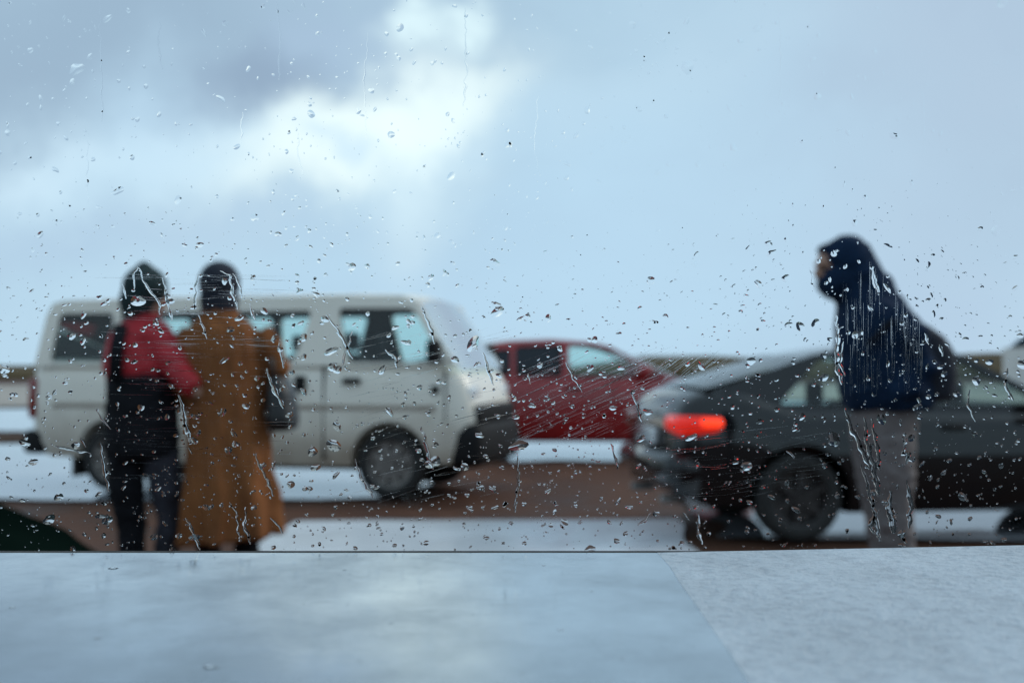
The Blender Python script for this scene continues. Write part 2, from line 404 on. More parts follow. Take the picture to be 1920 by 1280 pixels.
def shell(S):
    """lower body: a lofted skin with wheel openings cut into it"""
    hw = S["hw"]; x0, x1 = S["x0"], S["x1"]; n = 44
    bm = bmesh.new(); rings = []
    for i in range(n + 1):
        t = i / n; t = t + 0.09 * math.sin(2 * math.pi * t) * -1 * 0.8
        x = x0 + (x1 - x0) * t
        w = hw * interp(S["plan"], x); zt = interp(S["top"], x); zb = interp(S["bot"], x)
        mid = zb + (zt - zb) * 0.55; cr = S.get("crown", 0.04)
        half = [(0, zt + cr), (.35 * w, zt + cr * .92), (.62 * w, zt + cr * .65), (.82 * w, zt + cr * .15), (.915 * w, zt - .02), (.96 * w, zt - .075), (.985 * w, zt - (zt - mid) * .45), (w, mid), (w * .997, mid - (mid - zb) * .35), (w * .975, mid - (mid - zb) * .75), (w * .93, zb), (.5 * w, zb - .0), (0, zb)]
        ring = [Vector((x, -y, z)) for y, z in half] + [Vector((x, y, z)) for y, z in reversed(half[1:-1])]
        rings.append(ring)
    loft(bm, rings); bmesh.ops.recalc_face_normals(bm, faces=bm.faces[:])
    def f(o):
        cutters = []
        for wx in S["wheels"]:
            for sgn in (-1, 1):
                b = bmesh.new()
                bmesh.ops.create_cone(b, cap_ends=True, segments=40, radius1=S["arch"], radius2=S["arch"], depth=0.62,
                                      matrix=Matrix.Translation((wx, sgn * (hw - .08), S["wr"] + 0.015)) @ Matrix.Rotation(R(90), 4, 'X'))
                me = bpy.data.meshes.new("cut"); b.to_mesh(me); b.free()
                c = bpy.data.objects.new("cut", me); COL.objects.link(c); cutters.append(c)
                md = o.modifiers.new("b", 'BOOLEAN'); md.operation = 'DIFFERENCE'; md.object = c; md.solver = 'EXACT'
        return cutters
    me = apply_mods(bm, f)
    me.set_sharp_from_angle(angle=R(38))
    return me

def side_y(S, z): return S["cab_w"] - (z - S["cab_z0"]) * S["tumble"]
def poly_side(S, outline, holes, sgn, off=0.0, thick=0.045):
    """upper side of the cabin: outline in (x, z) with window holes, bent inwards with height"""
    bm = bmesh.new(); edges = []
    for loop in [outline] + holes:
        pts = []
        for i in range(len(loop)):
            a, b = Vector(loop[i]), Vector(loop[(i + 1) % len(loop)])
            k = max(1, int((b - a).length / 0.12))
            pts += [a.lerp(b, t / k) for t in range(k)]
        vs = [bm.verts.new((p.x, 0, p.y)) for p in pts]
        edges += [bm.edges.new((vs[i], vs[(i + 1) % len(vs)])) for i in range(len(vs))]
    bmesh.ops.triangle_fill(bm, edges=edges, use_beauty=True)
    for v in bm.verts: v.co.y = sgn * (side_y(S, v.co.z) + off)
    bmesh.ops.recalc_face_normals(bm, faces=bm.faces[:])
    if bm.faces and sum(f.normal.y * sgn for f in bm.faces) < 0: bmesh.ops.reverse_faces(bm, faces=bm.faces[:])
    if thick:
        r = bmesh.ops.extrude_face_region(bm, geom=bm.faces[:])
        for v in [g for g in r["geom"] if isinstance(g, bmesh.types.BMVert)]: v.co.y -= sgn * thick
        bmesh.ops.recalc_face_normals(bm, faces=bm.faces[:])
    return bm
def rounded(loop, r=0.05, n=4):
    out = []
    m = len(loop)
    for i in range(m):
        p, a, b = Vector(loop[i]), Vector(loop[i - 1]), Vector(loop[(i + 1) % m])
        da, db = (a - p), (b - p); rr = min(r, da.length * .4, db.length * .4)
        s, e = p + da.normalized() * rr, p + db.normalized() * rr
        for k in range(n + 1):
            t = k / n; out.append(tuple(s * (1 - t) ** 2 + p * 2 * t * (1 - t) + e * t * t))
    return out

def vehicle(name, S, label, cat, group=None):
    root = empty(name); tag(root, label, cat, group)
    body = obj("body", shell(S), S["paint"], root)
    # cabin
    if "outline" in S:
        ol = S["outline"]
        for sgn in (-1, 1):
            obj("side_frame", poly_side(S, ol, [rounded(h, S.get("wround", .06)) for h in S["windows"]], sgn), S["paint"], root, smooth=False)
            for h, g in zip(S["windows"], S["wglass"]):
                obj("window", poly_side(S, rounded(h, S.get("wround", .06)), [], sgn, -0.02, 0), M[g], root, smooth=False)
            obj("door_lining", poly_side(S, ol, [rounded(h, S.get("wround", .06)) for h in S["windows"]], sgn, -0.05, 0), M["interior"], root, smooth=False)
        bm = bmesh.new(); xa, xb = ol[0][0] + .12, max(p[0] for p in ol) - .25; box(bm, xa, xb, -S["cab_w"] + .06, S["cab_w"] - .06, S["cab_z0"] - .06, S["cab_z0"] + .012 + S.get("crown", 0) + .03)
        obj("interior_floor", bm, M["interior"], root, False)
        bm = bmesh.new(); grid = []
        for x, z in S["roof"]:
            w = side_y(S, z) - .06; grid.append([bm.verts.new((x, w * q, z - .045)) for q in (-1, 0, 1)])
        for a_, b_ in zip(grid, grid[1:]):
            for i in range(2): bm.faces.new((a_[i], b_[i], b_[i + 1], a_[i + 1]))
        obj("headliner", bm, M["interior"], root, False)
        # roof
        bm = bmesh.new(); rings = []
        for x, z in S["roof"]:
            w = side_y(S, z) - 0.0
            rings.append([Vector((x, w * s, z + S.get("camber", .05) * (1 - s * s) - .008 * (abs(s) > .95))) for s in (-1, -.97, -.8, -.5, 0, .5, .8, .97, 1)] +
                         [Vector((x, w * s, z - .035)) for s in (.97, 0, -.97)])
        loft(bm, rings); bmesh.ops.recalc_face_normals(bm, faces=bm.faces[:])
        me = bpy.data.meshes.new("roof"); [setattr(f, "smooth", True) for f in bm.faces]; bm.to_mesh(me); bm.free(); me.set_sharp_from_angle(angle=R(40))
        rf = obj("roof", me, S["paint"], root)
        # front and back glass
        for nm, (xa, za), (xb, zb), g in (("windscreen", S["ws"][0], S["ws"][1], "glass_green"), ("rear_window", S["rw"][0], S["rw"][1], S.get("rwglass", "glass_green"))):
            bm = bmesh.new(); k = 6; grid = []
            bow = 0.05 if nm == "windscreen" else -0.03
            for i in range(k + 1):
                t = i / k; x, z = xa + (xb - xa) * t, za + (zb - za) * t; w = side_y(S, max(z, S["cab_z0"])) - 0.05
                grid.append([bm.verts.new((x + bow * (1 - s * s), w * s, z + .02 * (1 - s * s))) for s in (-1, -.75, -.5, -.25, 0, .25, .5, .75, 1)])
            for a, b in zip(grid, grid[1:]):
                for i in range(8): bm.faces.new((a[i], a[i + 1], b[i + 1], b[i]))
            obj(nm, bm, M[g], root)
        # seats and dashboard
        for sx in S["seats"]:
            for sy in (-.36, .36):
                w = S["cab_w"] / .8; zs = S["cab_z0"] + S.get("seat_h", .16)
                bm = bmesh.new(); box(bm, sx - .1, sx + .06, sy * w - .22 * w, sy * w + .22 * w, S["cab_z0"] - .25, zs, .05); st = obj("seat", bm, M["interior"], root)
                bm = bmesh.new(); box(bm, sx - .09, sx + .0, sy * w - .12 * w, sy * w + .12 * w, zs + .03, zs + .21, .04)
                for q in (-.05, .05): tube(bm, [(sx - .045, sy * w + q, zs - .02), (sx - .045, sy * w + q, zs + .05)], .006, 6)
                obj("headrest", bm, M["interior"], st)
        if "dash" in S:
            bm = bmesh.new(); a, b, z = S["dash"]; box(bm, a, b, -S["cab_w"] + .09, S["cab_w"] - .09, z - .12, z, .03)
            obj("dashboard", bm, M["interior"], root)
    # wheels
    ty, ri = wheel_meshes(S["wr"], S.get("ww", .2), S["rim"], S.get("spokes", 5))
    for wx in S["wheels"]:
        for sgn in (-1, 1):
            w = obj("wheel", ty, None, root); w.name = "wheel"
            w.location = (wx, sgn * (S["hw"] - .13), S["wr"]); w.rotation_euler = (0, 0.3 * wx, 0 if sgn < 0 else math.pi)
            r_ = bpy.data.objects.new("rim", ri); COL.objects.link(r_); r_.parent = w
    bm = bmesh.new()                                                       # chassis and axles keep the light out from above
    box(bm, S["x0"] + .35, S["x1"] - .35, -S["hw"] + .32, S["hw"] - .32, S["wr"] * .75, S["wr"] * 1.3)
    for wx in S["wheels"]: tube(bm, [(wx, -S["hw"] + .2, S["wr"]), (wx, S["hw"] - .2, S["wr"])], .045, 8)
    obj("chassis", bm, M["plastic"], root)
    for nm, args, m, bev in S["boxes"]:
        for sgn in ((-1, 1) if args[2] > 0 else (0,)):
            bm = bmesh.new(); x0, x1, y0, y1, z0, z1 = args
            if sgn < 0: y0, y1 = -y1, -y0
            box(bm, x0, x1, y0, y1, z0, z1, bev)
            if nm == "tail_lamp" and m == "tail":                          # tapers towards the boot lid and forward along the wing
                for v in bm.verts:
                    t = min(1, abs(v.co.y) / .83); k = .55 + .45 * t; k *= 1 - .35 * max(0, (v.co.x - x0) / (x1 - x0) - .5)
                    v.co.z = z1 - (z1 - v.co.z) * k
            obj(nm, bm, M["tail_off" if (m in ("tail", "bulb") and sgn > 0) else m], root)
    return root
def place(o, S, lx, ly, wx, wy, yaw):
    """stand a vehicle so that its own point (lx, ly) is at (wx, wy)"""
    c, s = math.cos(R(yaw)), math.sin(R(yaw))
    o.location = (wx - (lx * c - ly * s), wy - (lx * s + ly * c), 0); o.rotation_euler = (0, 0, R(yaw))

VAN = dict(hw=.85, x0=-2.3, x1=2.3, wr=.325, arch=.385, ww=.2, wheels=(-1.40, 1.50), paint=M["van_paint"], rim=M["steel"], spokes=8, crown=.0,
    plan=[(-2.3, .93), (-2.2, .985), (-1.9, 1), (1.8, 1), (2.05, .975), (2.22, .91), (2.3, .82)],
    top=[(-2.3, 1.26), (1.9, 1.26), (2.08, 1.235), (2.18, 1.17), (2.25, 1.05), (2.3, .84)],
    bot=[(-2.3, .42), (-2.1, .34), (-1, .30), (1, .30), (2.1, .34), (2.3, .40)],
    cab_w=.835, cab_z0=1.24, tumble=.13,
    outline=[(-2.27, 1.24), (2.16, 1.24), (2.02, 1.42), (1.74, 1.84), (1.58, 1.90), (-2.0, 1.90), (-2.12, 1.87), (-2.18, 1.75)],
    windows=[[(-2.10, 1.28), (-1.42, 1.28), (-1.42, 1.77), (-2.03, 1.77)], [(-1.34, 1.28), (-.42, 1.28), (-.42, 1.77), (-1.34, 1.77)], [(-.32, 1.28), (.54, 1.28), (.70, 1.77), (-.32, 1.77)],
             [(1.08, 1.27), (2.04, 1.27), (1.92, 1.44), (1.70, 1.78), (.96, 1.79)]],
    wglass=["glass_green"] * 4,
    roof=[(-2.16, 1.74), (-2.12, 1.86), (-2.0, 1.90), (-1, 1.915), (1.1, 1.915), (1.58, 1.895), (1.76, 1.845)], camber=.045,
    ws=((1.73, 1.86), (2.18, 1.20)), rw=((-2.13, 1.80), (-2.26, 1.26)), seats=(1.0, .1, -.9), seat_h=.12, dash=(1.72, 2.02, 1.30),
    boxes=[("front_bumper", (2.03, 2.37, -.79, .79, .30, .72), "plastic", .09), ("grille", (2.12, 2.335, -.70, .70, .70, .88), "plastic", .03),
           ("headlight", (2.06, 2.27, .46, .73, .89, 1.06), "lamp_clear", .04), ("rear_bumper", (-2.42, -2.15, -.82, .82, .36, .60), "plastic", .05),
           ("wing_mirror", (1.92, 2.04, .90, 1.08, 1.26, 1.48), "plastic", .04), ("mirror_arm", (1.94, 2.00, .78, .92, 1.28, 1.34), "plastic", .01),
           ("door_handle", (1.04, 1.22, .83, .878, 1.07, 1.13), "plastic", .015), ("door_handle", (.56, .67, .83, .878, 1.00, 1.15), "plastic", .015),
           ("fuel_flap", (1.90, 1.98, .79, .845, .98, 1.06), "plastic", .01), ("tail_lamp", (-2.36, -2.24, .66, .82, .72, 1.12), "tail", .03), ("mudflap", (-1.86, -1.83, .56, .80, .14, .38), "rubber", .01),
           ("crease_shade_strip", (-2.05, 1.95, .835, .862, .83, .88), "crease_shade", .008), ("door_seam", (.845, .855, .80, .8535, .36, 1.25), "plastic", 0), ("door_seam", (-.375, -.365, .80, .8535, .36, 1.25), "plastic", 0), ("door_seam", (2.035, 2.045, .76, .838, .72, 1.2), "plastic", 0)])  # the beige strip along the side stands in for crease shading
# unlit tail lamps and mudflap of the van
VAN["boxes"] = [(n, a, ("tail_off" if n == "tail_lamp" else m), b) for n, a, m, b in VAN["boxes"]]
van = vehicle("passenger_van", VAN, "cream white passenger van parked side-on behind the walking couple", "van")
place(van, VAN, 2.25, -.80, -.40, 10.42, -13.5)

SEDAN = dict(hw=.875, x0=-2.25, x1=2.25, wr=.31, arch=.365, ww=.21, wheels=(-1.38, 1.30), paint=M["dark_paint"], rim=M["alloy"], spokes=6, crown=.035,
    plan=[(-2.25, .80), (-2.15, .90), (-1.8, .97), (-1.2, 1), (1.3, 1), (1.8, .95), (2.1, .85), (2.25, .68)],
    top=[(-2.25, .76), (-2.23, .90), (-2.17, .98), (-2.08, 1.03), (-1.92, 1.065), (-1.75, 1.05), (-1.6, .99), (-1.4, .93), (0, .91), (.6, .90), (1.0, .89), (1.8, .80), (2.1, .70), (2.25, .55)],
    bot=[(-2.25, .34), (-2.05, .26), (-1, .20), (1, .20), (2.0, .22), (2.25, .28)],
    cab_w=.80, cab_z0=.88, tumble=.38,
    outline=[(-2.02, 1.05), (-1.66, .97), (-1.41, .89), (0.84, .88), (0.66, .93), (-0.01, 1.30), (-0.2, 1.355), (-0.61, 1.38), (-0.91, 1.365), (-1.21, 1.315), (-1.56, 1.20)],
    windows=[[(-1.50, .97), (-1.03, .95), (-1.03, 1.295), (-1.17, 1.275)], [(-0.96, .95), (-0.38, .95), (-0.38, 1.315), (-0.86, 1.295), (-0.96, 1.28)], [(-0.31, .95), (0.5, .95), (0.34, 1.05), (-0.06, 1.25), (-0.31, 1.315)]],
    wglass=["glass_green"] * 3, wround=.04,
    roof=[(-1.24, 1.29), (-1.06, 1.335), (-0.81, 1.37), (-0.56, 1.38), (-0.24, 1.36), (0, 1.295)], camber=.03,
    ws=((-0.03, 1.31), (0.76, .90)), rw=((-1.22, 1.30), (-2.02, 1.075)), rwglass="glass_sky", seats=(-.75, .06), seat_h=.02, dash=(.4, .74, .95),
    boxes=[("rear_bumper", (-2.34, -2.02, -.80, .80, .40, .62), "dark_paint", .09), ("tail_lamp", (-2.268, -1.94, .46, .835, .745, .885), "tail", .045), ("lamp_bulb", (-2.10, -1.925, .70, .845, .80, .875), "bulb", .03),
           ("number_plate", (-2.29, -2.26, -.26, .26, .66, .78), "lamp_clear", .005), ("exhaust_pipe", (-2.3, -2.1, .42, .50, .24, .31), "steel", .03),
           ("door_handle", (-.98, -.80, .845, .885, .78, .82), "plastic", .015), ("door_handle", (-.34, -.16, .845, .885, .78, .82), "plastic", .015),
           ("wing_mirror", (.34, .5, .82, 1.0, .93, 1.06), "dark_paint", .04), ("headlight", (1.95, 2.17, .45, .74, .60, .72), "lamp_clear", .04)])
sedan = vehicle("saloon_car", SEDAN, "charcoal saloon car with a lit red tail lamp behind the hooded person", "car")
place(sedan, SEDAN, -2.2, -.78, 1.20, 7.95, 7)

HATCH = dict(hw=.83, x0=-1.95, x1=1.95, wr=.30, arch=.36, ww=.19, wheels=(-1.22, 1.22), paint=M["red_paint"], rim=M["alloy"], spokes=5, crown=.035,
    plan=[(-1.95, .82), (-1.8, .93), (-1.4, 1), (1.1, 1), (1.6, .93), (1.85, .80), (1.95, .66)],
    top=[(-1.95, .88), (-1.85, 1.02), (-1.2, 1.04), (.6, 1.04), (.95, 1.03), (1.5, .93), (1.8, .82), (1.95, .62)],
    bot=[(-1.95, .40), (-1.7, .30), (-.8, .27), (.8, .27), (1.7, .28), (1.95, .34)],
    cab_w=.775, cab_z0=1.02, tumble=.34,
    outline=[(-1.72, 1.02), (1.05, 1.02), (.80, 1.10), (.22, 1.44), (.0, 1.50), (-.5, 1.535), (-1.0, 1.515), (-1.35, 1.46), (-1.55, 1.30)],
    windows=[[(-1.38, 1.10), (-.98, 1.07), (-.98, 1.42), (-1.18, 1.40)], [(-.92, 1.06), (-.37, 1.06), (-.37, 1.475), (-.92, 1.45)], [(-.29, 1.06), (.80, 1.06), (.68, 1.14), (.22, 1.395), (-.02, 1.46), (-.29, 1.475)]],
    wglass=["glass_dark", "glass_dark", "glass_green"],
    roof=[(-1.52, 1.36), (-1.33, 1.47), (-1.0, 1.52), (-.5, 1.54), (0, 1.50), (.23, 1.435)], camber=.03,
    ws=((.20, 1.45), (.98, 1.04)), rw=((-1.45, 1.42), (-1.72, 1.06)), seats=(-.9,), seat_h=.08, dash=(.55, .9, 1.07),
    boxes=[("headlight", (1.6, 1.86, .44, .72, .70, .84), "lamp_clear", .04), ("tail_lamp", (-1.96, -1.75, .56, .78, .80, 1.1), "tail_off", .03),
           ("wing_mirror", (.50, .66, .80, .98, 1.06, 1.20), "red_paint", .04), ("door_handle", (-.34, -.16, .80, .84, .90, .94), "plastic", .015)])
hatch = vehicle("hatchback_car", HATCH, "dark red hatchback parked between the white van and the charcoal saloon", "car")
place(hatch, HATCH, -1.95, -.83, -1.0, 15.0, 0); hatch.scale = (1.13, 1, 1.04); hatch.location.x += .13 * 1.95 - .12

GREEN = dict(hw=.83, x0=-2.05, x1=2.05, wr=.30, arch=.36, ww=.19, wheels=(-1.25, 1.25), paint=M["green_paint"], rim=M["alloy"], spokes=5, crown=.03,
    plan=[(-2.05, .82), (-1.9, .93), (-1.4, 1), (1.1, 1), (1.6, .96), (1.9, .86), (2.05, .74)],
    top=[(-2.05, .80), (-1.95, .94), (-1.4, .96), (.6, .90), (.95, .885), (1.3, .82), (1.6, .73), (1.85, .63), (2.0, .52), (2.05, .42)],
    bot=[(-2.05, .36), (-1.8, .26), (-.8, .22), (.8, .22), (1.7, .22), (2.05, .26)],
    cab_w=.775, cab_z0=.89, tumble=.34,
    outline=[(-1.75, .92), (-1.2, .89), (1.0, .89), (.80, .97), (.22, 1.31), (0, 1.37), (-.5, 1.40), (-1.0, 1.36), (-1.35, 1.26), (-1.6, 1.08)],
    windows=[[(-1.3, .97), (-.45, .96), (-.45, 1.31), (-1.0, 1.27)], [(-.36, .96), (.70, .96), (.55, 1.05), (.14, 1.27), (-.36, 1.32)]],
    wglass=["glass_green", "glass_green"],
    roof=[(-1.4, 1.22), (-1.2, 1.30), (-.9, 1.37), (-.5, 1.405), (0, 1.37), (.23, 1.305)], camber=.03,
    ws=((.20, 1.32), (.95, .91)), rw=((-1.33, 1.25), (-1.72, .95)), seats=(-.9, .05), seat_h=.06, dash=(.55, .9, .94),
    boxes=[("headlight", (1.68, 1.90, .46, .72, .50, .60), "lamp_clear", .04), ("tail_lamp", (-2.06, -1.9, .5, .76, .70, .84), "tail_off", .03),
           ("front_bumper", (1.8, 2.1, -.6, .6, .24, .36), "plastic", .05), ("wing_mirror", (.50, .66, .80, .98, .94, 1.06), "green_paint", .04)])
green = vehicle("low_sports_car", GREEN, "dark green low car nose cut off at the left edge just beyond the ledge", "car")
place(green, GREEN, 2.05, .62, -1.58, 4.45, 25)

# ------------------------------------------------------------------ small hut far right
M["whitewash"] = surf("whitewashed_wall", (0.75, 0.73, 0.70), (0.6, 0.57, 0.54), rough=0.85, scale=1.5, bump=0.2, bscale=10)
M["blue_roof"] = surf("blue_grey_roof_sheet", (0.12, 0.20, 0.26), (0.08, 0.14, 0.18), rough=0.5, scale=2)
def hut():
    root = empty("beach_hut", (31.2, 62, 0)); tag(root, "small whitewashed hut with blue-grey roof at the far right edge", "hut")
    bm = bmesh.new(); box(bm, -3.6, 3.6, -2, 2, 0, 2.35); obj("wall", bm, M["whitewash"], root, False)
    bm = bmesh.new(); loft(bm, [[Vector((x, -2.3, 2.3)), Vector((x, 0, 3.1)), Vector((x, 2.3, 2.3)), Vector((x, 0, 2.9))] for x in (-3.2, 3.9)]); bmesh.ops.recalc_face_normals(bm, faces=bm.faces[:])
    obj("roof", bm, M["blue_roof"], root, False)
    for nm, a in (("door", (-.5, .5, -2.06, -1.99, 0, 2.0)), ("window", (-2.6, -1.5, -2.06, -1.99, .9, 1.7)), ("window", (1.5, 2.6, -2.06, -1.99, .9, 1.7))):
        bm = bmesh.new(); box(bm, *a); obj(nm, bm, M["blue_roof"], root, False)
hut()

# ------------------------------------------------------------------ people
M["skin"] = surf("skin", (0.42, 0.24, 0.17), (0.36, 0.19, 0.13), rough=0.55, scale=20)
M["hair"] = surf("dark_hair", (0.012, 0.012, 0.014), (0.022, 0.018, 0.016), rough=0.6, scale=60, stretch=(4, 4, 1), bump=.3)
M["navy_knit"] = surf("navy_knit", (0.016, 0.020, 0.034), (0.010, 0.012, 0.022), rough=0.9, scale=40, bump=.4, bscale=90)
M["teal_knit"] = surf("dark_teal_knit", (0.010, 0.030, 0.034), (0.008, 0.018, 0.02), rough=0.9, scale=40, bump=.4, bscale=90)
M["red_cloth"] = surf("red_padded_cloth", (0.46, 0.012, 0.022), (0.30, 0.008, 0.014), rough=0.65, scale=7, bump=.4, bscale=18)
M["black_cloth"] = surf("black_cloth", (0.012, 0.012, 0.016), (0.006, 0.006, 0.008), rough=0.9, scale=9, bump=.3, bscale=25, spec=.2)
M["highlit_cloth"] = surf("highlit_black_trousers", (0.045, 0.045, 0.062), (0.028, 0.028, 0.04), rough=0.85, scale=14, bump=.3, bscale=40)  # highlight on the black trousers, painted as a paler grey-blue colour
M["camel"] = surf("camel_wool", (0.29, 0.108, 0.038), (0.13, 0.047, 0.018), rough=0.9, scale=5, bump=.5, bscale=22, stretch=(1, 1, .35), spec=.2)
M["navy_shell"] = surf("navy_rain_shell", (0.008, 0.025, 0.060), (0.005, 0.014, 0.036), rough=0.85, scale=6, bump=.5, bscale=16, spec=.12)
M["taupe"] = surf("taupe_trousers", (0.19, 0.158, 0.155), (0.12, 0.10, 0.098), rough=0.85, scale=9, bump=.5, bscale=20, stretch=(1, 1, .4))
M["black_leather"] = surf("black_leather", (0.010, 0.009, 0.009), (0.016, 0.014, 0.014), rough=0.45, scale=20, bump=.2, bscale=50)

def hand(bm, wrist, direction, palm_n, k=1.0):
    """palm, four unequal bent fingers and a thumb leaving the side of the palm"""
    d = Vector(direction).normalized(); n = Vector(palm_n); n = (n - d * n.dot(d)).normalized(); s = d.cross(n)
    w = Vector(wrist)
    for t in (-.028, -.009, .010, .028): tube(bm, [w + s * t * .5 * k, w + d * .045 * k + s * t * k, w + d * .09 * k + s * t * k], [.014 * k, .014 * k, .012 * k], 8)
    for t, ln in ((-.030, .068), (-.010, .080), (.010, .076), (.029, .060)):
        b = w + d * .085 * k + s * t * k
        tube(bm, [b, b + d * ln * .45 * k + n * .008 * k, b + d * ln * .75 * k + n * .026 * k, b + d * ln * .85 * k + n * .045 * k], [.0095 * k, .009 * k, .008 * k, .0065 * k], 8)
    b = w + d * .025 * k - s * .026 * k
    tube(bm, [b, b + d * .03 * k - s * .026 * k + n * .008 * k, b + d * .062 * k - s * .034 * k + n * .022 * k], [.013 * k, .011 * k, .008 * k], 8)
def head(bm, c, face, k=1.0):
    """skull, jaw, nose, brow, ears; face is the direction it looks"""
    f = Vector(face).normalized(); s = f.cross(Vector((0, 0, 1))).normalized(); u = s.cross(f).normalized(); c = Vector(c)
    def bl(off, r):
        m = Matrix.Translation(c + (f * off[0] + s * off[1] + u * off[2]) * k) @ Matrix((f, s, u)).transposed().to_4x4() @ Matrix.Diagonal((r[0] * k, r[1] * k, r[2] * k, 1))
        bmesh.ops.create_uvsphere(bm, u_segments=18, v_segments=12, radius=1, matrix=m)
    bl((-.008, 0, .025), (.095, .075, .092)); bl((.03, 0, -.035), (.062, .058, .075)); bl((.055, 0, -.085), (.028, .03, .022))
    bl((.098, 0, -.012), (.020, .014, .026)); bl((.085, 0, .03), (.014, .05, .012)); bl((.088, 0, -.052), (.012, .024, .010))
    bl((0, .076, -.005), (.02, .01, .03)); bl((0, -.076, -.005), (.02, .01, .03))
def eyes(c, face, root, k=1.0):
    f = Vector(face).normalized(); s = f.cross(Vector((0, 0, 1))).normalized(); u = s.cross(f); c = Vector(c)
    for t in (-.031, .031):
        bm = bmesh.new(); ball(bm, c + (f * .077 + s * t + u * .006) * k, .012 * k, 10); obj("eye", bm, M["hair"], root)
def torso_skin(bm, hip, chest, neck, headc):
    tube(bm, [hip, (Vector(hip) + Vector(chest)) / 2, chest, neck], [.115, .11, .13, .055], 16)
    tube(bm, [neck, headc], [.05, .05], 12)
def leg_skin(bm, hip, knee, ank):
    tube(bm, [hip, (Vector(hip) * .4 + Vector(knee) * .6), knee, (Vector(knee) * .65 + Vector(ank) * .35), ank], [.075, .06, .048, .047, .034], 12)
def arm_skin(bm, sh, el, wr):
    tube(bm, [sh, el, (Vector(el) * .7 + Vector(wr) * .3), wr], [.042, .036, .036, .026], 10)
def boot(parent, ank, fwd, name="boot", m="black_leather", top=.0):
    f = Vector(fwd).normalized(); s = Vector((-f.y, f.x, 0)); a = Vector(ank); g = Vector((a.x, a.y, 0))
    bm = bmesh.new()
    if top: tube(bm, [a + Vector((0, 0, top)), a + Vector((0, 0, top * .4)), a], [.058, .055, .05], 14)
    else: tube(bm, [a + Vector((0, 0, .03)), a], [.048, .048], 14)
    for t, w, h in ((-.05, .035, .05), (0, .042, .065), (.07, .045, .05), (.14, .045, .038), (.185, .03, .028)):
        ball(bm, g + f * t + Vector((0, 0, h)), (max(w, .03), max(w, .03), h), 12)
    tube(bm, [a, g + Vector((0, 0, .06))], [.05, .046], 12)
    me = fused(bm, .012, 4)
    for v in me.vertices: v.co.z = max(v.co.z, 0.0)
    return obj(name, me, M[m], parent)

